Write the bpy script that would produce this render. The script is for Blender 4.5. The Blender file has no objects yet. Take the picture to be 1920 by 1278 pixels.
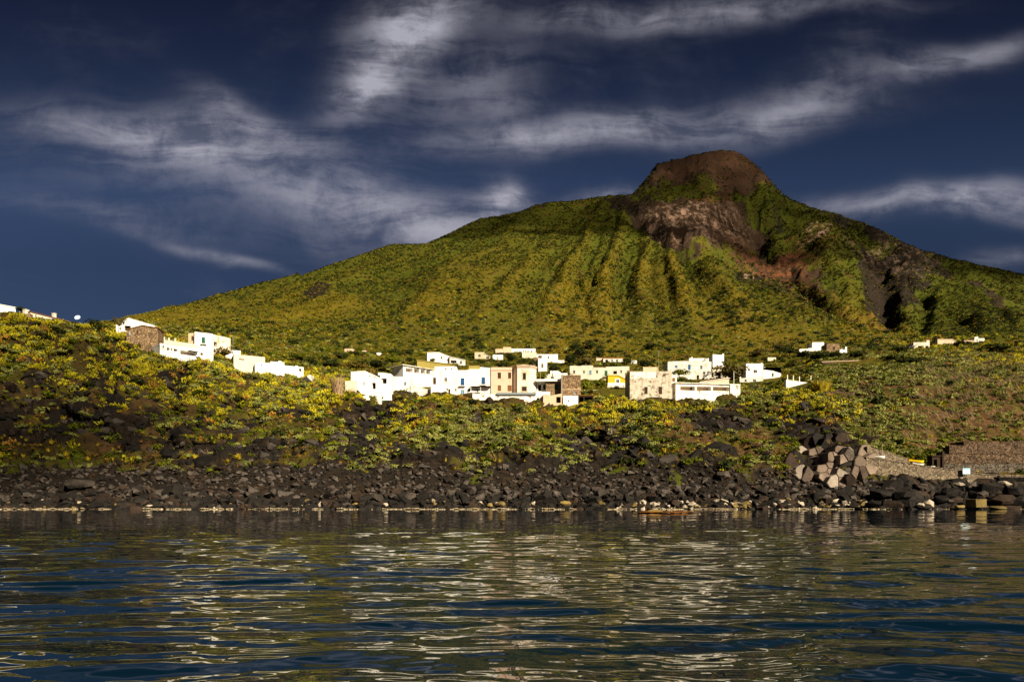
import bpy, bmesh, math, random
import numpy as np
from mathutils import Vector, Matrix, Euler

R = math.radians
random.seed(7)
rng = np.random.default_rng(11)
scene = bpy.context.scene
COL = scene.collection

# ------------------------------------------------------------------ camera, sky, sun, exposure
F = 1280.0          # focal length in photo pixels (24 mm on a 1920 px wide frame)
HZ = 938.0          # photo row of the sea horizon
EYE = 1.7           # camera height above the water
cam_d = bpy.data.cameras.new("camera")
cam_d.lens = 24.0
cam_d.sensor_width = 36.0
cam_d.shift_y = (HZ - 639.0) / 1920.0
cam_d.clip_start = 0.2
cam_d.clip_end = 20000
cam = bpy.data.objects.new("camera", cam_d)
cam.location = (0, 0, EYE)
cam.rotation_euler = (R(90), 0, 0)
COL.objects.link(cam)
scene.camera = cam

SUN_AZ = 36.0       # degrees to the right of straight behind the camera
SUN_EL = 30.0
sa = R(SUN_AZ)
to_sun = Vector((math.sin(sa) * math.cos(R(SUN_EL)), -math.cos(sa) * math.cos(R(SUN_EL)), math.sin(R(SUN_EL))))
sun_d = bpy.data.lights.new("sun", 'SUN')
sun_d.energy = 5.0
sun_d.angle = R(0.5)
sun_d.color = (1.0, 0.86, 0.62)
sun = bpy.data.objects.new("sun", sun_d)
sun.location = (200, -200, 300)
sun.rotation_euler = to_sun.to_track_quat('Z', 'Y').to_euler()
COL.objects.link(sun)

scene.view_settings.view_transform = 'Standard'
scene.view_settings.look = 'None'
scene.view_settings.gamma = 1.0
scene.view_settings.use_curve_mapping = False
scene.view_settings.exposure = 1.2

world = bpy.data.worlds.new("World")
scene.world = world
world.use_nodes = True
wt = world.node_tree
wt.nodes.clear()


class NT:
    """small helper to write node graphs"""
    def __init__(self, tree):
        self.t = tree

    def n(self, typ, **kw):
        nd = self.t.nodes.new(typ)
        for k, v in kw.items():
            setattr(nd, k, v)
        return nd

    def put(self, sock, v):
        if v is None:
            return
        if hasattr(v, 'is_output') or hasattr(v, 'links'):
            self.t.links.new(v, sock)
        else:
            sock.default_value = v

    def m(self, op, a, b=None, c=None, clamp=False):
        nd = self.n('ShaderNodeMath', operation=op, use_clamp=clamp)
        self.put(nd.inputs[0], a); self.put(nd.inputs[1], b); self.put(nd.inputs[2], c)
        return nd.outputs[0]

    def vm(self, op, a, b=None, scale=None):
        nd = self.n('ShaderNodeVectorMath', operation=op)
        self.put(nd.inputs[0], a)
        if b is not None: self.put(nd.inputs[1], b)
        if scale is not None: self.put(nd.inputs['Scale'], scale)
        return nd.outputs['Value'] if op in ('DOT_PRODUCT', 'LENGTH') else nd.outputs[0]

    def mix(self, f, a, b, blend='MIX'):
        nd = self.n('ShaderNodeMix', data_type='RGBA', blend_type=blend)
        self.put(nd.inputs[0], f)
        self.put(nd.inputs[6], a if hasattr(a, 'links') else (*a, 1) if len(a) == 3 else a)
        self.put(nd.inputs[7], b if hasattr(b, 'links') else (*b, 1) if len(b) == 3 else b)
        return nd.outputs[2]

    def ramp(self, f, stops):
        nd = self.n('ShaderNodeValToRGB')
        el = nd.color_ramp.elements
        while len(el) < len(stops): el.new(0.5)
        for e, (p, c) in zip(el, stops):
            e.position = p
            e.color = (c, c, c, 1) if not hasattr(c, '__len__') else (*c, 1)
        self.put(nd.inputs[0], f)
        return nd.outputs[0]

    def noise(self, vec, scale, detail=4, rough=0.55, dist=0.0, dim='3D', w=None):
        nd = self.n('ShaderNodeTexNoise', noise_dimensions=dim)
        if vec is not None: self.put(nd.inputs['Vector'], vec)
        nd.inputs['Scale'].default_value = scale
        nd.inputs['Detail'].default_value = detail
        nd.inputs['Roughness'].default_value = rough
        nd.inputs['Distortion'].default_value = dist
        return nd.outputs['Fac'], nd.outputs['Color']

    def sstep(self, x, a, b):
        nd = self.n('ShaderNodeMapRange', interpolation_type='SMOOTHSTEP')
        self.put(nd.inputs[0], x)
        nd.inputs[1].default_value = a; nd.inputs[2].default_value = b
        nd.inputs[3].default_value = 0.0; nd.inputs[4].default_value = 1.0
        return nd.outputs[0]


# ---- the sky: Nishita daylight, deepened as through a polariser, with cirrus and small cumulus at fixed directions
w = NT(wt)
wout = w.n('ShaderNodeOutputWorld')
bg = w.n('ShaderNodeBackground')
sky = w.n('ShaderNodeTexSky', sky_type='NISHITA')
sky.sun_disc = False
sky.sun_elevation = R(SUN_EL)
sky.sun_rotation = R(180 - SUN_AZ)
sky.air_density = 1.0
sky.dust_density = 0.3
sky.ozone_density = 2.0
tc = w.n('ShaderNodeTexCoord')
D = tc.outputs['Generated']
sep = w.n('ShaderNodeSeparateXYZ'); wt.links.new(D, sep.inputs[0])
dx, dy, dz = sep.outputs
ay = w.m('MAXIMUM', w.m('ABSOLUTE', dy), 0.05)
U = w.m('DIVIDE', dx, ay)
V = w.m('DIVIDE', dz, ay)
cmb = w.n('ShaderNodeCombineXYZ'); wt.links.new(U, cmb.inputs[0]); wt.links.new(V, cmb.inputs[1])
wt.links.new(w.m('MULTIPLY', w.m('SIGN', dy), 3.0), cmb.inputs[2])
P2 = cmb.outputs[0]
front = w.m('GREATER_THAN', dy, 0.0)
# domain warp
_, wc = w.noise(P2, 3.0, 3, 0.5)
warp = w.vm('SCALE', w.vm('SUBTRACT', wc, (0.5, 0.5, 0.5)), scale=0.11)
P2w = w.vm('ADD', P2, warp)
sepw = w.n('ShaderNodeSeparateXYZ'); wt.links.new(P2w, sepw.inputs[0])
Uw, Vw = sepw.outputs[0], sepw.outputs[1]


def blob(px, py, ang, L, W, amp):
    """soft elongated patch of clouds at a fixed direction of the sky; ang counter-clockwise in degrees"""
    u0, v0 = (px - 960) / F, (HZ - py) / F
    c, s = math.cos(R(ang)), math.sin(R(ang))
    du = w.m('SUBTRACT', Uw, u0); dv = w.m('SUBTRACT', Vw, v0)
    a = w.m('MULTIPLY', w.m('ADD', w.m('MULTIPLY', du, c), w.m('MULTIPLY', dv, s)), F / L)
    b = w.m('MULTIPLY', w.m('SUBTRACT', w.m('MULTIPLY', dv, c), w.m('MULTIPLY', du, s)), F / W)
    r2 = w.m('ADD', w.m('MULTIPLY', a, a), w.m('MULTIPLY', b, b))
    g = w.m('POWER', 2.718, w.m('MULTIPLY', r2, -1.0))
    return w.m('MULTIPLY', g, amp * 0.66)


thick = None
for bl in [(735, 95, 48, 130, 50, 1.4), (770, 20, 20, 95, 50, .8), (690, 165, 35, 55, 28, .7),
           (1150, 222, 5, 330, 30, .75), (985, 235, 5, 80, 28, .6), (1210, 232, 3, 120, 26, .5),
           (1480, 195, 18, 140, 34, .55), (880, 140, 25, 110, 50, .42), (930, 180, 10, 80, 36, .3),
           (1220, 10, 3, 260, 26, .6), (1470, 0, 0, 200, 16, .4),
           (330, 262, -8, 130, 38, .75), (480, 262, -14, 130, 34, .75), (180, 250, -12, 140, 26, .5), (440, 212, -30, 90, 26, .5), (330, 305, -3, 120, 24, .5),
           (600, 370, -14, 330, 44, .62), (760, 420, -20, 160, 60, .6),
           (943, 372, 0, 36, 36, 1.5), (880, 400, 25, 80, 40, .5),
           (1130, 366, 6, 90, 16, .7), (1840, 366, 6, 190, 30, 1.0), (1610, 378, 2, 150, 22, .55), (1870, 392, -6, 80, 20, .5),
           (1740, 104, 8, 110, 24, .6), (1860, 85, 16, 70, 18, .5), (1520, 130, 30, 140, 40, .22),
           (420, 490, -13, 130, 9, .6), (430, 350, -10, 420, 90, .25), (200, 420, -10, 200, 22, .25), (1890, 490, 10, 70, 20, .4)]:
    g = blob(*bl)
    thick = g if thick is None else w.m('ADD', thick, g)
thick = w.m('MULTIPLY', thick, front)
# streaks and puffs
mp = w.n('ShaderNodeMapping'); wt.links.new(P2w, mp.inputs[0]); mp.inputs['Rotation'].default_value = (0, 0, R(6)); mp.inputs['Scale'].default_value = (4.5, 22, 3)
st, _ = w.noise(mp.outputs[0], 1.0, 6, 0.6, 0.4)
pf, _ = w.noise(P2w, 22, 9, 0.68, 0.3)
tex = w.m('ADD', w.m('MULTIPLY', st, 0.72), w.m('MULTIPLY', pf, 0.38))
# general thin cirrus everywhere in the sky, also outside the frame
den = w.m('ADD', dz, 0.18)
cp = w.n('ShaderNodeCombineXYZ'); wt.links.new(w.m('DIVIDE', dx, den), cp.inputs[0]); wt.links.new(w.m('DIVIDE', dy, den), cp.inputs[1])
cl, _ = w.noise(cp.outputs[0], 1.1, 6, 0.6, 0.6)
thin = w.m('MULTIPLY', w.sstep(cl, 0.48, 0.78), 0.22)
cover = w.m('ADD', w.m('MULTIPLY', thick, w.m('ADD', 0.20, w.m('MULTIPLY', w.sstep(tex, 0.40, 0.70), 0.92))), w.m('MULTIPLY', thin, w.sstep(tex, 0.38, 0.7)))
cover = w.m('MINIMUM', w.m('MULTIPLY', cover, 1.05), 1.0)
cover = w.m('MULTIPLY', cover, w.sstep(dz, 0.0, 0.08))
base = w.mix(1.0, sky.outputs[0], (0.134, 0.145, 0.192), 'MULTIPLY')
hgt = w.ramp(w.sstep(V, 0.0, 0.9), [(0.0, (0.60, 0.60, 0.64)), (0.33, (0.74, 0.74, 0.78)), (0.52, (1.08, 1.08, 1.1)), (0.75, (0.70, 0.66, 0.70)), (1.0, (0.34, 0.27, 0.34))])
base = w.mix(1.0, base, hgt, 'MULTIPLY')
final = w.mix(cover, base, (3.1, 3.05, 3.6))
bg.inputs['Strength'].default_value = 0.055
wt.links.new(final, bg.inputs['Color'])
wt.links.new(bg.outputs[0], wout.inputs['Surface'])


# ------------------------------------------------------------------ helpers
def link(o, parent=None):
    COL.objects.link(o)
    if parent is not None:
        o.parent = parent
    return o


def tag(o, label=None, cat=None, group=None, kind=None):
    if label: o['label'] = label
    if cat: o['category'] = cat
    if group: o['group'] = group
    if kind: o['kind'] = kind
    return o


def empty(name, loc, rz=0.0):
    o = bpy.data.objects.new(name, None)
    o.empty_display_size = 0.3
    o.location = loc
    o.rotation_euler = (0, 0, rz)
    return link(o)


def mesh_np(name, verts, faces, smooth=False):
    """faces: list of index lists, or an (n,3)/(n,4) array"""
    me = bpy.data.meshes.new(name)
    if isinstance(faces, np.ndarray):
        n, k = faces.shape
        verts = np.asarray(verts, dtype=np.float32)
        me.vertices.add(len(verts)); me.vertices.foreach_set('co', verts.ravel())
        me.loops.add(n * k); me.loops.foreach_set('vertex_index', faces.astype(np.int32).ravel())
        me.polygons.add(n); me.polygons.foreach_set('loop_start', np.arange(0, n * k, k, dtype=np.int32))
        me.polygons.foreach_set('loop_total', np.full(n, k, dtype=np.int32))
        me.update(calc_edges=True)
    else:
        me.from_pydata([tuple(v) for v in verts], [], [tuple(f) for f in faces])
        me.update()
    me.polygons.foreach_set('use_smooth', np.full(len(me.polygons), bool(smooth)))
    return me


def obj(name, me, mat=None, parent=None):
    if mat is not None:
        me.materials.clear() if False else None
        if len(me.materials) == 0:
            me.materials.append(mat)
    return link(bpy.data.objects.new(name, me), parent)


class MB:
    """mesh builder: collects boxes, prisms, tubes into one mesh"""
    def __init__(self):
        self.v = []; self.f = []

    def add(self, vs, fs):
        o = len(self.v)
        self.v += [tuple(v) for v in vs]
        self.f += [tuple(i + o for i in f) for f in fs]
        return self

    def box(self, x0, x1, y0, y1, z0, z1):
        vs = [(x0, y0, z0), (x1, y0, z0), (x1, y1, z0), (x0, y1, z0), (x0, y0, z1), (x1, y0, z1), (x1, y1, z1), (x0, y1, z1)]
        return self.add(vs, [(3, 2, 1, 0), (4, 5, 6, 7), (0, 1, 5, 4), (1, 2, 6, 5), (2, 3, 7, 6), (3, 0, 4, 7)])

    def hexa(self, b, t):
        """b, t: four bottom and four top corners"""
        return self.add(list(b) + list(t), [(3, 2, 1, 0), (4, 5, 6, 7), (0, 1, 5, 4), (1, 2, 6, 5), (2, 3, 7, 6), (3, 0, 4, 7)])

    def tube(self, p0, p1, r0, r1=None, n=6):
        p0, p1 = Vector(p0), Vector(p1)
        r1 = r0 if r1 is None else r1
        d = (p1 - p0).normalized()
        a = d.orthogonal().normalized(); b = d.cross(a)
        vs = []
        for p, r in ((p0, r0), (p1, r1)):
            for i in range(n):
                t = 2 * math.pi * i / n
                vs.append(p + a * (r * math.cos(t)) + b * (r * math.sin(t)))
        fs = [(i, (i + 1) % n, n + (i + 1) % n, n + i) for i in range(n)]
        fs += [tuple(range(n - 1, -1, -1)), tuple(range(n, 2 * n))]
        return self.add(vs, fs)

    def build(self, name, mat, parent=None, smooth=False):
        me = mesh_np(name, self.v, self.f, smooth)
        return obj(name, me, mat, parent)


def W(px, py, Y):
    """the point at distance Y that the camera sees at photo pixel (px, py)"""
    return Vector(((px - 960) / F * Y, Y, EYE + (HZ - py) / F * Y))


# ---- numpy noise
def _hash(ix, iy, iz, seed):
    h = (ix.astype(np.uint32) * np.uint32(374761393) + iy.astype(np.uint32) * np.uint32(668265263)
         + iz.astype(np.uint32) * np.uint32(2147483647) + np.uint32((seed * 1274126177) & 0xffffffff))
    h = (h ^ (h >> np.uint32(13))) * np.uint32(1274126177)
    h = (h ^ (h >> np.uint32(16))) * np.uint32(2246822519)
    h = h ^ (h >> np.uint32(15))
    return (h & np.uint32(0xffffff)).astype(np.float64) / 16777215.0


def vnoise(x, y, z=None, seed=0):
    x = np.asarray(x, float); y = np.asarray(y, float)
    z = np.zeros_like(x) if z is None else np.asarray(z, float)
    ix, iy, iz = np.floor(x), np.floor(y), np.floor(z)
    fx, fy, fz = x - ix, y - iy, z - iz
    ix, iy, iz = ix.astype(np.int64) + 100000, iy.astype(np.int64) + 100000, iz.astype(np.int64) + 100000
    fx, fy, fz = [f * f * f * (f * (f * 6 - 15) + 10) for f in (fx, fy, fz)]
    out = 0
    for a in (0, 1):
        for b in (0, 1):
            for c in (0, 1):
                wgt = (fx if a else 1 - fx) * (fy if b else 1 - fy) * (fz if c else 1 - fz)
                out = out + wgt * _hash(ix + a, iy + b, iz + c, seed)
    return out


def fbm(x, y, z=None, octv=4, gain=0.5, seed=0, ridged=False):
    a, s, t = 1.0, 0.0, 0.0
    for i in range(octv):
        n = vnoise(x, y, z, seed + i * 17)
        if ridged:
            n = 1 - np.abs(2 * n - 1)
        s = s + a * n; t += a
        a *= gain
        x, y = x * 2.03, y * 2.03
        z = None if z is None else z * 2.03
    return s / t


def ss(x, a, b):
    t = np.clip((x - a) / (b - a), 0, 1)
    return t * t * (3 - 2 * t)

# ------------------------------------------------------------------ the island: one terrain sheet
# per bearing (photo column): profile of (distance, photo row) from the shore to the ridge
PROF = {
    -900: [(150, 890), (172, 790), (192, 660), (215, 640), (265, 650), (330, 690), (480, 760), (600, 800), (700, 830)],
    -300: [(150, 872), (171, 735), (190, 590), (212, 570), (265, 590), (360, 640), (500, 690), (600, 720), (700, 730)],
    0:    [(150, 872), (171, 735), (190, 610), (212, 588), (270, 620), (420, 670), (520, 690), (600, 690), (700, 690)],
    150:  [(150, 872), (171, 752), (192, 640), (214, 614), (280, 640), (420, 640), (520, 640), (600, 640), (680, 640)],
    290:  [(150, 872), (172, 770), (195, 672), (222, 640), (300, 640), (440, 622), (540, 612), (620, 606), (700, 600)],
    430:  [(150, 872), (175, 795), (200, 712), (228, 672), (310, 650), (460, 615), (560, 592), (650, 575), (740, 556)],
    600:  [(151, 870), (178, 815), (206, 748), (232, 708), (320, 665), (480, 610), (600, 565), (700, 530), (780, 508)],
    750:  [(151, 873), (182, 820), (212, 750), (235, 731), (330, 668), (500, 590), (620, 540), (730, 490), (820, 459)],
    950:  [(152, 875), (184, 822), (214, 760), (238, 743), (345, 660), (530, 560), (660, 490), (780, 435), (870, 402)],
    1060: [(152, 876), (184, 825), (214, 762), (238, 746), (345, 662), (540, 555), (680, 480), (810, 420), (900, 379)],
    1180: [(152, 878), (184, 825), (214, 760), (238, 745), (345, 665), (540, 560), (680, 480), (810, 402), (960, 371)],
    1250: [(152, 880), (184, 825), (214, 757), (238, 741), (345, 668), (540, 552), (690, 462), (850, 362), (990, 306)],
    1320: [(152, 880), (184, 825), (214, 757), (238, 739), (345, 668), (560, 515), (690, 480), (850, 358), (1005, 284)],
    1400: [(152, 880), (183, 825), (213, 757), (237, 739), (345, 667), (540, 540), (650, 555), (850, 425), (1005, 310)],
    1470: [(152, 880), (182, 825), (212, 757), (236, 735), (345, 664), (500, 566), (600, 600), (840, 470), (1000, 366)],
    1560: [(152, 885), (180, 820), (208, 750), (238, 706), (345, 654), (450, 596), (540, 625), (800, 500), (980, 400)],
    1640: [(152, 893), (182, 832), (211, 745), (239, 698), (342, 652), (420, 622), (500, 650), (770, 530), (970, 430)],
    1720: [(152, 902), (182, 838), (212, 740), (240, 694), (340, 648), (400, 640), (480, 655), (750, 550), (960, 464)],
    1800: [(152, 905), (182, 840), (212, 748), (240, 690), (335, 643), (410, 632), (500, 622), (740, 552), (950, 486)],
    1920: [(152, 905), (182, 842), (212, 745), (240, 690), (330, 638), (410, 615), (500, 595), (720, 555), (940, 515)],
    2400: [(152, 905), (182, 850), (212, 780), (240, 735), (330, 700), (410, 680), (500, 660), (720, 630), (900, 610)],
    3400: [(152, 915), (182, 890), (212, 860), (240, 840), (330, 815), (410, 800), (500, 780), (720, 760), (900, 760)],
}
SIL = [(-900, 830), (-300, 730), (0, 690), (150, 640), (290, 600), (420, 560), (500, 538), (560, 520), (630, 494), (690, 474), (735, 459),
       (770, 459), (800, 458), (830, 445), (860, 430), (900, 411), (930, 406), (960, 402), (980, 396), (1000, 387), (1030, 380), (1060, 379),
       (1100, 374), (1140, 368), (1184, 366), (1200, 349), (1220, 326), (1232, 308), (1262, 299), (1300, 292), (1325, 286), (1352, 283),
       (1376, 284), (1396, 296), (1414, 308), (1430, 326), (1450, 350), (1462, 366), (1490, 378), (1540, 396), (1580, 406), (1620, 420), (1660, 437),
       (1690, 456), (1720, 467), (1760, 480), (1800, 489), (1850, 500), (1920, 515), (2400, 610), (3400, 760)]
keys = sorted(PROF)
tab = np.array([PROF[k] for k in keys], float)
kp = np.array(keys, float)
PX = np.concatenate([[-6000, -3500, -2000], np.linspace(-1200, -90, 34), np.linspace(-60, 1980, 660), np.linspace(2010, 3200, 34), [4200, 5600, 8000]])
YR = np.concatenate([np.linspace(124, 134, 5)[:-1], np.linspace(134, 248, 318)[:-1], np.geomspace(248, 1160, 250), np.geomspace(1200, 2000, 10)])
nC, nR = len(PX), len(YR)


def smooth_cols(a, width):
    """gaussian blur along the bearings so that the coarse profile table leaves no creases"""
    out = np.empty((len(PX), a.shape[1]))
    for i, p in enumerate(PX):
        q = p + np.linspace(-2, 2, 17) * width
        wt_ = np.exp(-np.linspace(-2, 2, 17) ** 2)
        for k in range(a.shape[1]):
            out[i, k] = (np.interp(q, kp, a[:, k]) * wt_).sum() / wt_.sum()
    return out


kY = smooth_cols(tab[:, :, 0], 22)
kP = smooth_cols(tab[:, :, 1], 22)
sp = np.array(SIL, float)
kP[:, 8] = np.interp(PX, sp[:, 0], sp[:, 1])
kP[:, 8] += (fbm(PX / 16.0, PX * 0, None, 4, 0.55, 5) - 0.5) * 5.5 * ss(PX, 1150, 1200) + (fbm(PX / 9.0, PX * 0, None, 3, 0.6, 6) - 0.5) * 2.5
kZ = EYE + (HZ - kP) / F * kY
endfade = np.interp(PX, [-6000, -3500, -2000, -1200, 3200, 4200, 5600, 8000], [-.3, -.1, .45, 1, 1, .5, -.1, -.3])


def pchip(x, y, xn):
    h = np.diff(x); d = np.diff(y) / h
    m = np.zeros_like(y)
    same = d[:-1] * d[1:] > 0
    w1 = 2 * h[1:] + h[:-1]; w2 = h[1:] + 2 * h[:-1]
    with np.errstate(divide='ignore', invalid='ignore'):
        mm = (w1 + w2) / (w1 / d[:-1] + w2 / d[1:])
    m[1:-1] = np.where(same, mm, 0)
    m[0], m[-1] = d[0], d[-1]
    i = np.clip(np.searchsorted(x, xn) - 1, 0, len(h) - 1)
    t = (xn - x[i]) / h[i]
    return ((1 + 2 * t) * (1 - t) ** 2 * y[i] + t * (1 - t) ** 2 * h[i] * m[i] + t * t * (3 - 2 * t) * y[i + 1] + t * t * (t - 1) * h[i] * m[i + 1])


shore = 136.0 + (fbm(PX / 60.0, PX * 0 + 3.3, None, 4, 0.6, 9) - 0.5) * 5.0
Z = np.empty((nR, nC)); T = np.empty((nR, nC))
for j in range(nC):
    xs = np.concatenate([[122, shore[j] - 1.2], kY[j], [kY[j, -1] + 260, 2050]])
    zs = np.concatenate([[-4.5, -0.35], kZ[j], [kZ[j, -1] * 0.78, -6.0]])
    zj = pchip(xs, zs, YR)
    Z[:, j] = np.where(zj > 0, zj * endfade[j], zj)
    T[:, j] = np.interp(YR, xs, np.arange(len(xs)))      # 1 shore, 2 belt top, 3 mid cliff, 4 cliff top, 5 village front, 6 hill foot, 7.. slope, 10 ridge
gPX = np.broadcast_to(PX, (nR, nC)); gY0 = np.broadcast_to(YR[:, None], (nR, nC))
gX0 = (gPX - 960) / F * gY0
gPY = HZ - (Z - EYE) / gY0 * F


def ell(cx, cy, rx, ry, rot=0, soft=0.5, px=None, py=None):
    """soft ellipse over the slope, placed by where the camera sees it"""
    px = gPX if px is None else px; py = gPY if py is None else py
    c, s = math.cos(R(rot)), math.sin(R(rot))
    a = ((px - cx) * c + (py - cy) * s) / rx; b = ((py - cy) * c - (px - cx) * s) / ry
    return 1 - ss(np.sqrt(a * a + b * b), 1 - soft, 1 + soft)


# ---- relief
inner = ((gPX > -2500) & (gPX < 4500)).astype(float)
cliff = ss(T, 1.6, 2.2) * (1 - ss(T, 4.2, 5.0))
n1 = fbm(gX0 / 26, gY0 / 26, Z / 26, 4, 0.5, 21)
n2 = fbm(gX0 / 9, gY0 / 9, Z / 9, 5, 0.55, 22, True)
n3 = fbm(gX0 / 3.2, gY0 / 3.2, Z / 3.2, 3, 0.5, 23)
n6 = fbm(gX0 / 2.3, gY0 / 1.6, Z / 1.5, 3, 0.6, 26, True)
# bays, gullies and buttresses of the sea cliff
butt = (fbm(gX0 / 17, Z / 60, None, 3, 0.55, 24) - 0.5)
leftb = 1 - ss(gPX, 330, 480)
rightb = ss(gPX, 1560, 1680)
gx = gX0 + cliff * (n2 - 0.5) * 1.6 * inner
gy = gY0 + cliff * ((n1 - 0.5) * 9 + butt * (12 + 8 * leftb) * (1 - 0.6 * rightb) + (n2 - 0.5) * -5.0 * (1 - 0.5 * rightb) + (n3 - 0.5) * 1.6 - (n6 - .5) * 2.6 * (1 - .6 * rightb)) * inner
gz = Z + cliff * ((n1 - 0.5) * 3 + (n2 - 0.5) * 3.4 * (1 - 0.6 * rightb) + (n3 - 0.5) * 1.4 + (n6 - .5) * 1.2 * (1 - .6 * rightb)) * inner
# dark overhung ledges seen in the cliff
for (cx, cy, rx, ry, rot, d) in [(1130, 838, 70, 9, 14, 4.5), (690, 790, 90, 11, 6, 3.5), (1340, 800, 70, 10, -6, 3.5), (1500, 800, 70, 14, 10, 3.5), (900, 855, 60, 8, 12, 3.0), (540, 765, 45, 13, 0, 3.0),
                                 (205, 700, 22, 75, 8, 6.0), (290, 790, 40, 16, -12, 3.5), (70, 745, 60, 25, -20, 3.5), (160, 800, 60, 14, 15, 4.0), (1440, 735, 35, 14, 0, 3.5), (440, 850, 60, 7, 8, 3.0), (330, 720, 18, 50, 10, 4.0)]:
    gy = gy + ell(cx, cy, rx, ry, rot, 0.6) * d
belt = ss(T, 0.9, 1.3) * (1 - ss(T, 1.9, 2.3))
gz = gz + belt * (n3 - 0.5) * 2.2 * inner
plat = ss(T, 4.6, 5.4) * (1 - ss(T, 6.0, 6.6))
gz = gz + plat * ((fbm(gX0 / 20, gY0 / 20, None, 4, 0.5, 31) - 0.5) * 2.4) * inner
# mountain: spurs and gullies that fan out from the shoulder
mtn = ss(T, 6.0, 7.2) * (1 - 0.55 * ss(T, 9.0, 10.0))
ax, ay_ = 1190.0, 250.0
th = np.degrees(np.arctan2(gPX - ax, np.maximum(gPY - ay_, 1)))
thw = th + (fbm(gX0 / 90, gY0 / 90, None, 3, 0.5, 41) - 0.5) * 9
def spur(a, wd, amp):
    return amp * np.exp(-((thw - a) / wd) ** 2)
leftface = 1 - ss(gPX - (1180 + (gPY - 390) * 1.95), -40, 30)      # the green face; beyond it the torn ravine
ribs = spur(-9, 3.6, 1.0) + spur(-24, 4, .8) + spur(-38, 4, .75) + spur(-50, 4, .7) + spur(4, 3.4, .75) + spur(16, 3.5, .8) + spur(28, 4, .7) + spur(38, 3.5, .6) + spur(-62, 4, .5) + spur(-31, 2.5, .4) + spur(-45, 2.5, .45) + spur(-16, 2.2, .4) + spur(10, 2.2, .35) + spur(-70, 3, .4)
ribs2 = fbm(thw / 4.2, th * 0 + 1.7, None, 4, 0.55, 43, True)
apexd = ss(gPY, 370, 560)
gz = gz + mtn * inner * (ribs * 19 * (.22 + .78 * apexd) + (ribs2 - 0.5) * 8 * (.2 + .8 * apexd) + (fbm(gX0 / 38, gY0 / 38, None, 4, 0.5, 42) - 0.5) * 9) * (0.35 + 0.65 * leftface) * (1 - ss(T, 9.3, 10))
# torn rock: ravine, crater wall, summit crag
crag = np.clip(ell(1350, 330, 190, 75, 0, .35) + ell(1310, 430, 170, 55, 12, .4) + ell(1500, 560, 190, 45, 28, .5) + ell(1640, 545, 120, 90, 20, .5) + ell(1560, 470, 190, 40, 25, .5) + ell(1700, 490, 200, 25, 22, .5), 0, 1) * ss(T, 6.6, 7.2)
n4 = fbm(gX0 / 55, gY0 / 70, Z / 40, 5, 0.55, 51, True)
n5 = fbm(gX0 / 16, gY0 / 16, Z / 20, 4, 0.55, 52, True)
fin = 1 - ss(T, 9.75, 9.98)
gz = gz + crag * inner * ((n4 - 0.60) * 40 + (n5 - 0.55) * 14) * (0.0 + 1.0 * fin)
gx = gx + crag * inner * (n5 - 0.5) * 10 * fin
rise = ss(T, 6.8, 7.4) * (1 - ss(T, 9.2, 9.9)) * inner
gz = gz + rise * (34 * ell(1545, 500, 85, 40, 25, .8) - 15 * ell(1650, 575, 20, 80, -18, .8) - 30 * ell(1470, 560, 120, 13, 27, .8) + 9 * ell(1790, 550, 170, 15, 24, .8) + 12 * ell(1710, 520, 30, 45, 0, .8) - 7 * ell(1730, 590, 14, 40, 5, .8) - 20 * ell(1420, 440, 14, 60, -15, .8) + 22 * ell(1440, 400, 26, 50, -20, .8) - 20 * ell(1590, 440, 90, 10, 30, .8) + 6 * ell(1830, 600, 60, 14, 28, .8) - 24 * ell(1250, 460, 60, 12, 30, .8))
farr = ss(gPX, 1380, 1600) * ss(T, 7.4, 8.4)
gz = gz + farr * inner * (fbm(gX0 / 85, gY0 / 190, None, 4, 0.55, 61, True) - 0.6) * 20 * fin * (1 - 0.5 * crag)
lid = EYE + (HZ - kP[:, 8][None, :]) / F * gy
gz = np.where((T > 6.6) & (gPX > 560), np.minimum(gz, lid - .3 * ss(10.2 - T, 0, 1.5)), gz)
pX = 960 + gx / gy * F; pY = HZ - (gz - EYE) / gy * F

# ---- what covers the slope (weights that stay with the place)
jx = (fbm(gX0 / 14, gy / 14, gz / 14, 4, 0.55, 71) - 0.5) * 90; jy = (fbm(gX0 / 14, gy / 14, gz / 14, 4, 0.55, 72) - 0.5) * 70
qx, qy = gPX + jx * (1 - 0.65 * mtn), gPY + jy * (1 - 0.65 * mtn)
E = lambda *a: ell(*a, px=qx, py=qy)
rock = ss(T, 0.5, 1.0) * (1 - ss(T + (fbm(gX0 / 8, gY0 / 8, None, 3, .5, 75) - .5) * 1.1, 1.75, 2.15))
low = ss(T, 1.6, 2.1) * (1 - ss(T, 4.6, 5.0))
E2 = lambda cx, cy, rx, ry, rot, soft: ell(cx, cy, rx * .74, ry * .78, rot, soft, px=qx, py=qy)
rock = np.maximum(rock, low * np.clip(E2(120, 815, 290, 62, -4, .5) + E2(60, 745, 90, 34, -30, .5) * .6 + E2(430, 845, 170, 36, 4, .5) + E2(690, 795, 110, 28, 6, .5) + E2(820, 860, 120, 22, 4, .5)
        + E2(540, 770, 50, 22, 0, .5) + E2(1130, 838, 110, 24, 12, .5) + E2(1340, 800, 90, 24, -6, .5) + E2(1500, 810, 90, 34, 10, .5) + E2(1440, 735, 40, 18, 0, .5)
        + E2(1000, 872, 400, 14, 0, .5) * .5 + E2(640, 845, 110, 22, 0, .5) + E2(205, 705, 34, 80, 8, .5) + E2(330, 725, 26, 45, 10, .5) + E2(910, 775, 40, 16, 0, .5) + E2(1290, 860, 120, 20, 0, .5) + E2(1560, 860, 100, 45, 0, .4), 0, 1) * 0.80)
nr = fbm(gX0 / 7, gy / 7, gz / 7, 4, 0.6, 73)
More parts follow.
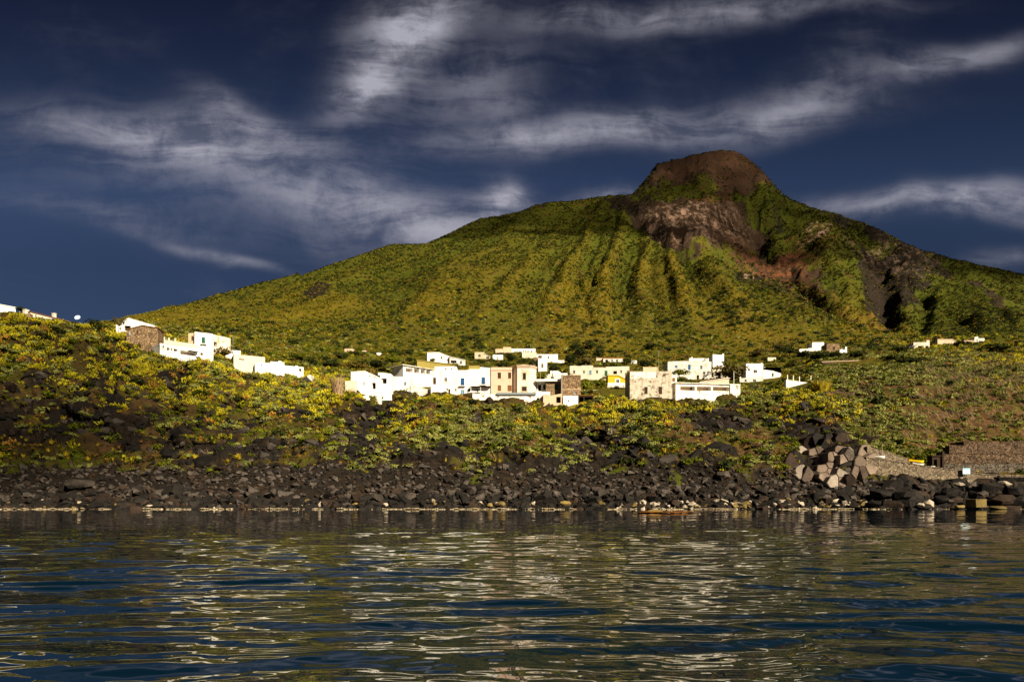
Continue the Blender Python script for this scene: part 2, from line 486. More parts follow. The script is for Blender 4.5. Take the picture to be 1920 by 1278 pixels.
rock = np.clip(rock + low * (nr - 0.53) * 1.5, 0, 1)
soil = np.clip(low * (E(1410, 835, 45, 35, 20, .5) + E(1320, 850, 60, 30, 20, .5) * .8 + E(1250, 790, 50, 30, 0, .5) * .5 + E(800, 785, 16, 35, 20, .5) * .8 + E(990, 810, 60, 40, 30, .5) * .7 + E(250, 840, 60, 30, 0, .5) * .9 + E(180, 770, 140, 50, 0, .5) * .6
        + E(1740, 770, 120, 60, 25, .5) + E(1880, 770, 130, 70, 25, .5) + E(1640, 750, 60, 40, 20, .5) * .6 + E(1850, 830, 170, 30, 0, .5)), 0, 1)
mrock = np.clip(E(1335, 322, 160, 46, 4, .3) * (1 - E(1255, 372, 95, 22, -12, .4)) + E(1310, 425, 130, 42, 14, .45) + E(1500, 590, 140, 14, 26, .5) * .8 + E(1470, 530, 90, 16, 24, .5) * .7 + E(1650, 570, 30, 70, -18, .5) * .9 + E(1700, 530, 40, 50, 0, .5) * .8 + E(1800, 545, 140, 10, 24, .5) * .6
        + E(1175, 395, 40, 14, 20, .5) + E(1620, 430, 150, 16, 26, .5) * .6 + E(595, 570, 28, 9, -25, .5) + E(1010, 388, 30, 5, -10, .5), 0, 1) * ss(T, 6.4, 7)
mrock = np.clip(mrock + ss(T, 6.4, 7) * crag * (n5 - 0.55) * 1.3, 0, 1)
pale = np.clip(E(1300, 425, 95, 34, 14, .5) + E(1230, 435, 16, 18, 30, .5) * 1.5 + E(1525, 503, 26, 12, 0, .4) * 1.6 + E(1408, 530, 10, 16, -20, .4) * 1.4 + E(1690, 500, 60, 40, 20, .5) * .6 + E(1610, 515, 30, 14, 0, .5) * .6, 0, 1.5) * ss(T, 6.4, 7)
ravine = np.clip(E(1500, 590, 170, 30, 26, .5) + E(1570, 505, 140, 40, 24, .5) + E(1640, 560, 80, 80, 20, .5) + E(1690, 520, 190, 30, 22, .5) + E(1620, 430, 160, 24, 26, .5) + E(1175, 395, 40, 14, 20, .5) + E(595, 570, 30, 12, -25, .5), 0, 1)
red = np.clip(E(1500, 515, 60, 22, 0, .5) * .7 + E(1440, 520, 90, 22, 30, .5) * .6 + E(1560, 600, 110, 16, 25, .5) * .5 + E(1330, 380, 40, 14, 0, .5) * .7 + E(1340, 315, 140, 45, 0, .5) * .2 + E(1425, 372, 12, 8, 0, .5), 0, 1) * ss(T, 6.4, 7)
gold = np.clip(ribs * 0.9 * mtn * (0.35 + 0.65 * ss(gPY, 400, 560)) * leftface + ss(gPY, 540, 640) * mtn * 0.75 * leftface + E(1100, 610, 70, 60, 20, .5) * .8 + plat * 0.5 + E(1640, 620, 90, 30, 25, .5) * .7 + E(1350, 590, 160, 40, 25, .5) * .5, 0, 1)  # ribs gold as dry grass; lower slopes gilded for their brighter sunlight
gold = np.clip(gold + .25 * ribs * mtn * leftface - .14 * mtn * leftface - .12 * mtn * (1 - ss(gPY, 480, 600)) + (fbm(gX0 / 22, gY0 / 22, None, 4, 0.6, 81) - 0.5) * 0.7 * (mtn + plat), 0, 1)  # rib crests gilded, hollows cut back: light and dark painted over grass tone
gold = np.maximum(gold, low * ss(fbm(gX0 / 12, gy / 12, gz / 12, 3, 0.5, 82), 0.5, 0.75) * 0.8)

nrm_i = np.arange(nR * nC).reshape(nR, nC)
quads = np.stack([nrm_i[:-1, :-1], nrm_i[:-1, 1:], nrm_i[1:, 1:], nrm_i[1:, :-1]], -1).reshape(-1, 4)
tme = mesh_np("hillside", np.stack([gx, gy, gz], -1).reshape(-1, 3), quads, True)
def vattr(me, name, arr):
    a = me.attributes.new(name, 'FLOAT', 'POINT')
    a.data.foreach_set('value', np.ascontiguousarray(arr, dtype=np.float32).ravel())
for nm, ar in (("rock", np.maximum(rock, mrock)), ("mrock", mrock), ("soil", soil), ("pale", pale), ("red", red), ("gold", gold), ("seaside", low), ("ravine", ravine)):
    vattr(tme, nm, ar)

# slope normals for planting
vx = np.gradient(np.stack([gx, gy, gz], -1), axis=1); vy = np.gradient(np.stack([gx, gy, gz], -1), axis=0)
gN = np.cross(vx, vy); gN /= np.linalg.norm(gN, axis=-1, keepdims=True) + 1e-9
gN[gN[..., 2] < 0] *= -1


def hit(px, py, ymin=0, ymax=1e9):
    """the slope point that the camera sees at a photo pixel: nearest one in distance"""
    ok = (np.abs(pX - px) < 3.2) & (np.abs(pY - py) < 2.6) & (gy > ymin) & (gy < ymax)
    if not ok.any():
        ok = (np.abs(pX - px) < 6) & (np.abs(pY - py) < 8) & (gy > ymin) & (gy < ymax)
    if not ok.any():
        d = np.abs(pX - px) + np.abs(pY - py) + 1e6 * ((gy <= ymin) | (gy >= ymax))
        i = np.unravel_index(np.argmin(d), d.shape)
    else:
        yy = np.where(ok, gy, 1e9)
        y0 = yy.min()
        d = np.where(yy < y0 + 8, np.abs(pX - px) + np.abs(pY - py), 1e9)
        i = np.unravel_index(np.argmin(d), d.shape)
    return Vector((gx[i], gy[i], gz[i]))


def cell(px, Y):
    j = np.clip(np.searchsorted(PX, px), 0, nC - 1); i = np.clip(np.searchsorted(YR, Y), 0, nR - 1)
    return i, j


def ground(x, y):
    i, j = cell(960 + x / y * F, y)
    return float(gz[i, j])


# ---- materials
def mat(name):
    m = bpy.data.materials.new(name)
    m.use_nodes = True
    m.node_tree.nodes.clear()
    g = NT(m.node_tree)
    out = g.n('ShaderNodeOutputMaterial')
    b = g.n('ShaderNodeBsdfPrincipled')
    m.node_tree.links.new(b.outputs[0], out.inputs['Surface'])
    b.inputs['Roughness'].default_value = 0.9
    b.inputs['Specular IOR Level'].default_value = 0.08
    return m, g, b


def bump(g, b, h, strength, dist):
    bp = g.n('ShaderNodeBump')
    bp.inputs['Strength'].default_value = strength
    bp.inputs['Distance'].default_value = dist
    g.put(bp.inputs['Height'], h)
    g.put(b.inputs['Normal'], bp.outputs[0])


def attr(g, name):
    return g.n('ShaderNodeAttribute', attribute_name=name).outputs['Fac']


M_ter, g, b = mat("hillside_cover")
pos = g.n('ShaderNodeNewGeometry').outputs['Position']
nA, cA = g.noise(pos, 0.55, 6, 0.65)
nB, _ = g.noise(pos, 0.06, 5, 0.6)
nC_, _ = g.noise(pos, 0.16, 6, 0.7)
mpv = g.n('ShaderNodeMapping'); g.put(mpv.inputs[0], pos); mpv.inputs['Scale'].default_value = (.08, .08, .02)
nV, _ = g.noise(mpv.outputs[0], 1.0, 6, 0.7)
vor = g.n('ShaderNodeTexVoronoi', feature='F1'); g.put(vor.inputs['Vector'], pos); vor.inputs['Scale'].default_value = 0.45
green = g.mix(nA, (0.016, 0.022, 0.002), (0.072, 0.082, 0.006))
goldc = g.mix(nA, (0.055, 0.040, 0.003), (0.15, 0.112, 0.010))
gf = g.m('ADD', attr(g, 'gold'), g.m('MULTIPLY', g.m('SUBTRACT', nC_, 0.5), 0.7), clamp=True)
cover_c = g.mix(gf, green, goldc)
cover_c = g.mix(g.sstep(nB, 0.56, 0.72), cover_c, (0.07, 0.042, 0.012))
cover_c = g.mix(g.m('MULTIPLY', attr(g, 'seaside'), g.sstep(nC_, 0.36, 0.56)), cover_c, g.mix(nA, (0.014, 0.010, 0.004), (0.070, 0.046, 0.014)))  # brown earth, darkened so gaps between shrubs read as shadow
lava = g.mix(nA, (0.003, 0.0026, 0.0022), (0.026, 0.019, 0.014))
lava = g.mix(g.sstep(nC_, 0.55, 0.75), lava, (0.050, 0.031, 0.014))
mcrag = g.mix(nA, (0.012, 0.007, 0.0045), (0.060, 0.034, 0.020))
lava = g.mix(g.m('SUBTRACT', attr(g, 'mrock'), g.m('MULTIPLY', attr(g, 'ravine'), 0.85)), lava, mcrag)
soilc = g.mix(nA, (0.045, 0.024, 0.011), (0.13, 0.07, 0.030))
sf = g.m('MULTIPLY', attr(g, 'soil'), g.sstep(nC_, 0.32, 0.6))
cc = g.mix(sf, cover_c, soilc)
rf = g.sstep(g.m('ADD', attr(g, 'rock'), g.m('MULTIPLY', g.m('SUBTRACT', nC_, 0.5), 0.8)), 0.3, 0.62)
cc = g.mix(rf, cc, lava)
cc = g.mix(g.m('MULTIPLY', attr(g, 'red'), g.sstep(nC_, 0.4, 0.62)), cc, (0.14, 0.052, 0.022))
cc = g.mix(g.m('MULTIPLY', attr(g, 'pale'), g.sstep(g.m('ADD', g.m('MULTIPLY', nC_, .5), g.m('MULTIPLY', nV, .5)), 0.47, 0.60), clamp=True), cc, g.mix(nA, (0.11, 0.062, 0.042), (0.40, 0.27, 0.20)))
g.put(b.inputs['Base Color'], cc)
hgt_ = g.m('ADD', g.m('MULTIPLY', nA, 0.7), g.m('MULTIPLY', nC_, 1.4))
bump(g, b, hgt_, 1.0, 1.4)
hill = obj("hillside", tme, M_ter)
tag(hill, kind="structure")

# ------------------------------------------------------------------ the sea
rows_py = np.concatenate([np.linspace(953.2, 1300, 600), np.geomspace(1302, 3200, 40)])
wy = EYE * F / (rows_py - HZ)
wy = np.concatenate([[9000, 2500, 900, 400, 220, 150], wy])
wpx = np.concatenate([[-60000, -9000, -3500, -1500, -700], np.linspace(-250, 2170, 600), [2700, 3500, 5500, 11000, 62000]])
WX = (wpx[None, :] - 960) / F * wy[:, None]; WY = np.broadcast_to(wy[:, None], WX.shape)
rowgap = np.abs(np.gradient(wy))[:, None]
wz = np.zeros_like(WX)
wr = np.random.default_rng(5)
warpx = (fbm(WX / 3.1, WY / 3.1, None, 3, 0.5, 91) - 0.5) * 1.6
warpy = (fbm(WX / 4.3, WY / 2.6, None, 3, 0.5, 92) - 0.5) * 1.3
for i in range(70):
    lam = 0.20 * (3.4 / 0.20) ** wr.random()
    ang = wr.normal(0, 0.30)
    kx, ky = math.sin(ang) * 2 * math.pi / lam, math.cos(ang) * 2 * math.pi / lam
    amp = 0.00122 * lam ** 0.9 * (0.6 + 0.8 * wr.random())
    att = np.clip((lam / rowgap - 1.6) / 2.0, 0, 1) * np.exp(-(rowgap * 0.02))
    grp = 0.35 + 1.3 * vnoise(WX / (lam * 4) + i * 7.1, WY / (lam * 3), None, 93 + i)
    wz += amp * att * grp * np.sin(kx * (WX + warpx * min(1, lam)) + ky * (WY + warpy * min(1, lam)) + wr.random() * 6.28)
for i in range(9):          # a few steeper swells in groups: their near faces show the dark water body and the high sky
    lam = 0.8 * (2.8) ** wr.random()
    ang = wr.normal(0, 0.22)
    kx, ky = math.sin(ang) * 2 * math.pi / lam, math.cos(ang) * 2 * math.pi / lam
    att = np.clip((lam / rowgap - 1.6) / 2.0, 0, 1)
    grp = ss(vnoise(WX / (lam * 2.6) + i * 3.7, WY / (lam * 2.2), None, 193 + i), .45, .8)
    wz += 0.0112 * lam * att * grp * np.sin(kx * (WX + warpx) + ky * (WY + warpy) + wr.random() * 6.28)
wz *= (np.abs(wpx - 960) < 1500)[None, :]
wi = np.arange(WX.size).reshape(WX.shape)
wq = np.stack([wi[:-1, :-1], wi[1:, :-1], wi[1:, 1:], wi[:-1, 1:]], -1).reshape(-1, 4)
wme = mesh_np("sea", np.stack([WX, WY, wz], -1).reshape(-1, 3), wq, True)
M_sea, g, b = mat("sea_water")
b.inputs['Base Color'].default_value = (0.0005, 0.0068, 0.0150, 1)
b.inputs['Roughness'].default_value = 0.005
b.inputs['Specular IOR Level'].default_value = 0.5
b.inputs['IOR'].default_value = 1.45
geo = g.n('ShaderNodeNewGeometry')
mp = g.n('ShaderNodeMapping'); g.put(mp.inputs[0], geo.outputs['Position']); mp.inputs['Scale'].default_value = (1.1, 3.2, 1)
_, c1 = g.noise(mp.outputs[0], 1.0, 3, 0.6, 0.5)
mp2 = g.n('ShaderNodeMapping'); g.put(mp2.inputs[0], geo.outputs['Position']); mp2.inputs['Scale'].default_value = (0.16, 0.6, 1)
_, c2 = g.noise(mp2.outputs[0], 1.0, 2, 0.5, 0.3)
dev = g.vm('ADD', g.vm('MULTIPLY', g.vm('SUBTRACT', c1, (.5, .5, .5)), (0.016, 0.03, 0)), g.vm('MULTIPLY', g.vm('SUBTRACT', c2, (.5, .5, .5)), (0.03, 0.08, 0)))
nn = g.vm('NORMALIZE', g.vm('ADD', geo.outputs['Normal'], dev))
g.put(b.inputs['Normal'], nn)
sea = obj("sea", wme, M_sea)
tag(sea, kind="structure")

# ------------------------------------------------------------------ unseen veils of clouds added up-sun to dim the summit and the far bluff
M_SHADE_CLD, g, b = mat("shade_cloud_veil")
out_ = next(n for n in M_SHADE_CLD.node_tree.nodes if n.type == 'OUTPUT_MATERIAL')
tr = g.n('ShaderNodeBsdfTransparent'); mx = g.n('ShaderNodeMixShader')
b.inputs['Base Color'].default_value = (0.85, 0.85, 0.87, 1)
cn, _ = g.noise(g.n('ShaderNodeNewGeometry').outputs['Position'], 0.012, 5, 0.6)
g.put(mx.inputs[0], g.m('MULTIPLY', g.sstep(cn, 0.30, 0.62), 0.58))
M_SHADE_CLD.node_tree.links.new(tr.outputs[0], mx.inputs[1]); M_SHADE_CLD.node_tree.links.new(b.outputs[0], mx.inputs[2]); M_SHADE_CLD.node_tree.links.new(mx.outputs[0], out_.inputs['Surface'])
for ci, (cx, cy, cz, rx, ry, rz) in enumerate([(1530, -640, 1500, 590, 330, 60), (1306, -1915, 1500, 125, 85, 25)]):
    bm = bmesh.new()
    bmesh.ops.create_icosphere(bm, subdivisions=5, radius=1.0)
    v = np.array([q.co[:] for q in bm.verts]); f = np.array([[q.index for q in fc.verts] for fc in bm.faces]); bm.free()
    d = 0.72 + 0.56 * fbm(v[:, 0] * 2.3 + 9 * ci, v[:, 1] * 2.3, v[:, 2] * 2.3, 5, .6, 150 + ci)
    v = v * d[:, None] * np.array([rx, ry, rz]) + np.array([cx, cy, cz])
    tag(obj('shade_cloud', mesh_np('shade_cloud', v, f, True), M_SHADE_CLD), 'unseen veil added up-sun to shade the summit and the left bluff', kind='stuff')

# ------------------------------------------------------------------ building materials
def plaster(name, col, stain, amount=0.5, scale=0.35, patch=None, patch_lo=0.52):
    m, g, b = mat(name)
    pos = g.n('ShaderNodeNewGeometry').outputs['Position']
    n1_, _ = g.noise(pos, scale, 6, 0.65)
    mp = g.n('ShaderNodeMapping'); g.put(mp.inputs[0], pos); mp.inputs['Scale'].default_value = (1.6, 1.6, 0.18)
    n2_, _ = g.noise(mp.outputs[0], 1.0, 5, 0.65)
    c = g.mix(g.m('MULTIPLY', g.sstep(g.m('ADD', g.m('MULTIPLY', n1_, 0.5), g.m('MULTIPLY', n2_, 0.5)), 0.45, 0.72), amount), col, stain)
    if patch:
        n3_, _ = g.noise(pos, scale * 1.7, 7, 0.7, 0.6)
        c = g.mix(g.sstep(n3_, patch_lo, patch_lo + 0.06), c, patch)
    g.put(b.inputs['Base Color'], c)
    n4_, _ = g.noise(pos, 6, 4, 0.6)
    bump(g, b, n4_, 0.5, 0.05)
    return m


def stonework(name, a, c_, mortar, scale=1.6):
    m, g, b = mat(name)
    pos = g.n('ShaderNodeNewGeometry').outputs['Position']
    v = g.n('ShaderNodeTexVoronoi', feature='F1'); g.put(v.inputs['Vector'], pos); v.inputs['Scale'].default_value = scale
    ve = g.n('ShaderNodeTexVoronoi', feature='DISTANCE_TO_EDGE'); g.put(ve.inputs['Vector'], pos); ve.inputs['Scale'].default_value = scale
    sp_ = g.n('ShaderNodeSeparateColor'); g.put(sp_.inputs[0], v.outputs['Color'])
    n1_, _ = g.noise(pos, 0.5, 5, 0.65)
    c = g.mix(sp_.outputs[0], a, c_)
    c = g.mix(g.sstep(n1_, 0.5, 0.7), c, mortar)
    jo = g.sstep(ve.outputs['Distance'], 0.0, 0.10)
    c = g.mix(jo, [x * 0.7 for x in a], c)
    g.put(b.inputs['Base Color'], c)
    bump(g, b, g.m('ADD', g.m('MULTIPLY', jo, 0.6), g.m('MULTIPLY', n1_, 0.4)), 1.0, 0.25)
    return m


def paint(name, col, rough=0.6, var=0.5):
    m, g, b = mat(name)
    pos = g.n('ShaderNodeNewGeometry').outputs['Position']
    n1_, _ = g.noise(pos, 1.3, 5, 0.65)
    g.put(b.inputs['Base Color'], g.mix(g.m('MULTIPLY', n1_, var), col, [x * 0.45 for x in col]))
    b.inputs['Roughness'].default_value = rough
    n2_, _ = g.noise(pos, 9, 3, 0.6)
    bump(g, b, n2_, 0.3, 0.03)
    return m


MW = plaster("white_plaster", (0.76, 0.745, 0.72), (0.30, 0.26, 0.21), 0.95)
MWC = plaster("cream_plaster", (0.52, 0.47, 0.39), (0.30, 0.25, 0.19), 0.8)
MWG = plaster("greyish_plaster", (0.46, 0.44, 0.41), (0.27, 0.22, 0.18), 0.85, 0.45, (0.62, 0.60, 0.56), 0.5)
MW2 = plaster("weathered_white_plaster", (0.74, 0.70, 0.62), (0.32, 0.26, 0.19), 0.85, 0.45, (0.20, 0.15, 0.10), 0.56)
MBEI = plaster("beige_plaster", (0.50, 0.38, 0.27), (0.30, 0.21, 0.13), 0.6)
MPINK = plaster("pinkish_plaster", (0.52, 0.38, 0.29), (0.34, 0.23, 0.16), 0.55)
MPEEL = plaster("peeling_plaster", (0.62, 0.55, 0.46), (0.36, 0.27, 0.19), 0.7, 0.45, (0.42, 0.20, 0.11), 0.55)
MRUIN = plaster("ruined_plaster", (0.46, 0.41, 0.34), (0.17, 0.135, 0.10), 0.95, 0.6, (0.11, 0.085, 0.06), 0.54)
MYEL = plaster("yellow_plaster", (0.48, 0.33, 0.02), (0.36, 0.25, 0.03), 0.4)
MOCH = plaster("ochre_plaster", (0.27, 0.22, 0.06), (0.16, 0.14, 0.04), 0.6)
MSTN = stonework("brown_stonework", (0.13, 0.085, 0.05), (0.30, 0.20, 0.115), (0.24, 0.17, 0.10))
MDRY = stonework("dry_stonework", (0.030, 0.020, 0.014), (0.17, 0.115, 0.075), (0.10, 0.062, 0.036), 2.7)
MRAMP = stonework("pale_rubble_concrete", (0.085, 0.066, 0.046), (0.28, 0.22, 0.155), (0.18, 0.14, 0.10), 2.6)
MGREY = plaster("grey_concrete", (0.24, 0.21, 0.18), (0.10, 0.085, 0.07), 0.7)
MROOF = plaster("roof_screed", (0.50, 0.46, 0.40), (0.22, 0.19, 0.15), 0.8)
MTERRA = paint("terracotta_tile", (0.36, 0.13, 0.06), 0.8)
MBLUE = paint("blue_paint", (0.010, 0.075, 0.22))
MLBLUE = paint("faded_blue_paint", (0.10, 0.22, 0.32))
MGRN = paint("green_paint", (0.008, 0.085, 0.045))
MBRN = paint("brown_wood", (0.17, 0.075, 0.028), 0.7)
MDWD = paint("dark_wood", (0.030, 0.018, 0.012), 0.7)
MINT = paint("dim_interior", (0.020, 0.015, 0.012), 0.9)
MGLS, g, b = mat("window_glass")
b.inputs['Base Color'].default_value = (0.012, 0.013, 0.016, 1); b.inputs['Roughness'].default_value = 0.12; b.inputs['Specular IOR Level'].default_value = 0.5
MIRON = paint("dark_iron", (0.03, 0.03, 0.032), 0.5)
MBGY = paint("blue_grey_sheet", (0.20, 0.23, 0.25), 0.5)
MYPL = paint("yellow_paint", (0.75, 0.50, 0.01), 0.35, 0.25)
MWPL = paint("white_hull_paint", (0.78, 0.78, 0.76), 0.35, 0.25)

HOUSES = []      # (px, base row, short description) - landmarks for labelling what grows beside them


class House:
    def __init__(s, name, label, pa, base, pb, top, cat='house', group='houses of the village on the cliff', turn=0.0, rec=None, line=None,
                 depth=7.0, m=MW, sink=3.5, YA=None, roof='parapet', roof_m=None, open_=(), back=0.0, over=0.25):
        a = hit(pa, base) if YA is None else W(pa, base, YA)
        Y = a.y + back + (-4.5 if group == 'houses on the high bluff' and YA is None and back == 0 else 0)
        A = W(pa, base, Y)
        s.A = A; s.Y = Y
        zt = EYE + (HZ - top) / F * Y
        if rec is not None:                       # level eaves that recede: the right end is that much farther off
            YB = Y * (HZ - top) / (HZ - rec)
            B = Vector(((pb - 960) / F * YB, YB, 0))
            turn = math.degrees(math.atan2(YB - Y, B.x - A.x))
        s.t = R(turn)
        s.L = s.along(pb)
        s.H = zt - A.z
        s.root = tag(empty(name, A, s.t), label, cat, group, 'thing')
        if m is MW and roof_m is not MW2:
            m = (MW, MWC, MW, MW, MWG)[len(HOUSES) % 5]
        s.depth = depth; s.m = m; s.sink = sink
        if line is None:
            ln = [(0.0, s.H), (s.L, s.H)]
        else:                                     # outline of the wall head: photo points on the facade
            ln = [(0.0, s.H)] + [s.fac(px, py) for px, py in line]
            ln[-1] = (s.L, ln[-1][1])
        s.ln = ln
        s.walls(open_)
        s.cover(roof, (s.m if roof_m is MW else roof_m) or MROOF, over)
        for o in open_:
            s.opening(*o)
        s.image = (pa, pb, min([top, rec or top] + [q[1] for q in (line or [])]), base)
        HOUSES.append(s)

    def along(s, px):
        u = (px - 960) / F
        return (s.A.x - u * s.Y) / (u * math.sin(s.t) - math.cos(s.t))

    def fac(s, px, py):
        x = s.along(px)
        Y = s.Y + x * math.sin(s.t)
        return x, EYE + (HZ - py) / F * Y - s.A.z

    def rect(s, o):
        k = .45 if o[4] in ('win', 'wood', 'blue', 'green', 'lblue', 'brown') else 0
        x0, z1 = s.fac(o[0] - k, o[1] - k); x1, z0 = s.fac(o[2] + k, o[3] + k * .6)
        if len(o) > 5 and o[5] == 'abs': pass
        return max(x0, 0.12), min(x1, s.L - 0.12), z0, z1

    def top(s, x):
        return float(np.interp(x, [p[0] for p in s.ln], [p[1] for p in s.ln]))

    def walls(s, open_):
        rs = []
        for o in open_:
            x0, x1, z0, z1 = s.rect(o)
            z1 = min(z1, min(s.top(x0), s.top(x1)) - 0.15)
            rs.append((x0, x1, z0, z1, {'porch': 2.2, 'dark': 1.4}.get(o[4], 0.22)))
        mb = MB()
        xs = sorted({0.0, s.L, *[p[0] for p in s.ln], *[r[0] for r in rs], *[r[1] for r in rs]})
        zs = sorted({-s.sink, *[r[2] for r in rs], *[r[3] for r in rs]})
        for i in range(len(xs) - 1):
            xm = (xs[i] + xs[i + 1]) / 2
            for j in range(len(zs)):
                za = zs[j]
                if j + 1 < len(zs):
                    zb0 = zb1 = zs[j + 1]
                    zm = (za + zb0) / 2
                    if any(r[0] < xm < r[1] and r[2] < zm < r[3] for r in rs):
                        continue
                else:
                    zb0, zb1 = s.top(xs[i]), s.top(xs[i + 1])
                mb.add([(xs[i], 0, za), (xs[i + 1], 0, za), (xs[i + 1], 0, zb1), (xs[i], 0, zb0)], [(0, 1, 2, 3)])
        for x0, x1, z0, z1, d in rs:
            v = [(x0, 0, z0), (x1, 0, z0), (x1, 0, z1), (x0, 0, z1), (x0, d, z0), (x1, d, z0), (x1, d, z1), (x0, d, z1)]
            mb.add(v, [(0, 4, 5, 1), (1, 5, 6, 2), (2, 6, 7, 3), (3, 7, 4, 0)])
        Dp, L = s.depth, s.L
        mb.add([(0, 0, -s.sink), (0, Dp, -s.sink), (0, Dp, s.ln[0][1]), (0, 0, s.ln[0][1])], [(0, 3, 2, 1)])
        mb.add([(L, 0, -s.sink), (L, Dp, -s.sink), (L, Dp, s.ln[-1][1]), (L, 0, s.ln[-1][1])], [(0, 1, 2, 3)])
        for (xa, za), (xb, zb) in zip(s.ln, s.ln[1:]):
            mb.add([(xa, Dp, -s.sink), (xb, Dp, -s.sink), (xb, Dp, zb), (xa, Dp, za)], [(0, 3, 2, 1)])
        s.wall = mb.build('wall', s.m, s.root)

    def cover(s, kind, rm, over):
        mb = MB(); Dp = s.depth
        w_ = 0.28
        if kind == 'parapet':
            p = MB()
            for (xa, za), (xb, zb) in zip(s.ln, s.ln[1:]):
                if abs(xb - xa) < 0.02: continue
                mb.add([(xa + w_, w_, za - 0.45), (xb - w_, w_, zb - 0.45), (xb - w_, Dp - w_, zb - 0.45), (xa + w_, Dp - w_, za - 0.45)], [(0, 1, 2, 3)])
                for y0, y1 in ((0, w_), (Dp - w_, Dp)):
                    p.hexa([(xa, y0, za - .5), (xb, y0, zb - .5), (xb, y1, zb - .5), (xa, y1, za - .5)], [(xa, y0 - .02, za + .03), (xb, y0 - .02, zb + .03), (xb, y1, zb + .03), (xa, y1, za + .03)])
            for x0, x1, zz in ((0, w_, s.ln[0][1]), (s.L - w_, s.L, s.ln[-1][1])):
                p.box(x0 - .02 * (x0 == 0), x1 + .02 * (x0 > 0), w_, Dp - w_, zz - .5, zz + .03)
            p.build('parapet', s.m, s.root)
        else:
            n = len(s.ln) - 1
            for i, ((xa, za), (xb, zb)) in enumerate(zip(s.ln, s.ln[1:])):
                if abs(xb - xa) < 0.02: continue
                sl = (zb - za) / (xb - xa)
                oa = over if i == 0 else 0; ob = over if i == n - 1 else 0
                xa2, za2, xb2, zb2 = xa - oa, za - sl * oa, xb + ob, zb + sl * ob
                mb.hexa([(xa2, -over, za2 + .003), (xb2, -over, zb2 + .003), (xb2, Dp + over, zb2 + .003), (xa2, Dp + over, za2 + .003)],
                        [(xa2, -over, za2 + .2), (xb2, -over, zb2 + .2), (xb2, Dp + over, zb2 + .2), (xa2, Dp + over, za2 + .2)])
        mb.build('roof', rm, s.root)

    def opening(s, p0, q0, p1, q1, kind, frame=None):
        x0, x1, z0, z1 = s.rect((p0, q0, p1, q1, kind))
        z1 = min(z1, min(s.top(x0), s.top(x1)) - 0.15)
        d = {'porch': 2.2, 'dark': 1.4}.get(kind, 0.22)
        leaf_m = {'win': MGLS, 'blue': MBLUE, 'lblue': MLBLUE, 'green': MGRN, 'brown': MBRN, 'dark': MINT, 'porch': MBEI, 'wood': MDWD}[kind]  # porch backs: darker beige puts the loggia shade into the colour
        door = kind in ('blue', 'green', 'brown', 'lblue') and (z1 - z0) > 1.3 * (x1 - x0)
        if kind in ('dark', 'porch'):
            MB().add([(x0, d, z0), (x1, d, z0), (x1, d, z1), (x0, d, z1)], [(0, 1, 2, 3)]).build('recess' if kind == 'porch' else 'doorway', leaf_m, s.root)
            return
        t = min(0.09, (x1 - x0) * 0.12)
        y = d - 0.1
        fr = MB()
        fr.box(x0, x0 + t, y, d, z0, z1); fr.box(x1 - t, x1, y, d, z0, z1)
        fr.box(x0 + t, x1 - t, y, d, z1 - t, z1); fr.box(x0 + t, x1 - t, y, d, z0, z0 + t)
        if not door or kind == 'win':
            xm = (x0 + x1) / 2
            fr.box(xm - t / 3, xm + t / 3, y + .01, d, z0 + t, z1 - t)
        f = fr.build('door' if door else 'window', frame or (MBRN if kind in ('brown', 'wood') else leaf_m if door else MW), s.root)
        MB().add([(x0, d - .04, z0), (x1, d - .04, z0), (x1, d - .04, z1), (x0, d - .04, z1)], [(0, 1, 2, 3)]).build('leaf' if door else 'pane', leaf_m, f)
        if not door:
            MB().box(x0 - .1, x1 + .1, -.1, .05, z0 - .1, z0 - .003).build('sill', s.m, f)

    def box(s, name, p0, q0, p1, q1, y0, y1, m, grow=0.0):
        """a block given by its outline on the facade plane, from depth y0 to y1"""
        x0, z1 = s.fac(p0, q0); x1, z0 = s.fac(p1, q1)
        return MB().box(x0, x1, y0, y1, z0 - grow, z1).build(name, m, s.root)

    def balcony(s, p0, p1, q, out=0.9, m=None):
        x0, z = s.fac(p0, q); x1, _ = s.fac(p1, q)
        bl = MB().box(x0, x1, -out, -.003, z - .18, z).build('balcony', m or s.m, s.root)
        r = MB()
        for x in np.arange(x0 + .03, x1, 0.17):
            r.box(x - .012, x + .012, -out + .02, -out + .045, z, z + .95)
        r.box(x0, x1, -out + .015, -out + .055, z + .95, z + 1.0)
        r.box(x0, x0 + .04, -out + .055, -.003, z + .95, z + 1.0); r.box(x1 - .04, x1, -out + .055, -.003, z + .95, z + 1.0)
        r.build('railing', MIRON, bl)

    def chimney(s, px, q0, q1, y, wd=0.6, m=None):
        x, z1 = s.fac(px, q0); _, z0 = s.fac(px, q1)
        c = MB().box(x - wd / 2, x + wd / 2, y, y + wd, z0, z1).build('chimney', m or s.m, s.root)
        MB().box(x - wd / 2 - .08, x + wd / 2 + .08, y - .08, y + wd + .08, z1 + .003, z1 + .12).build('cap', m or s.m, c)


H = House
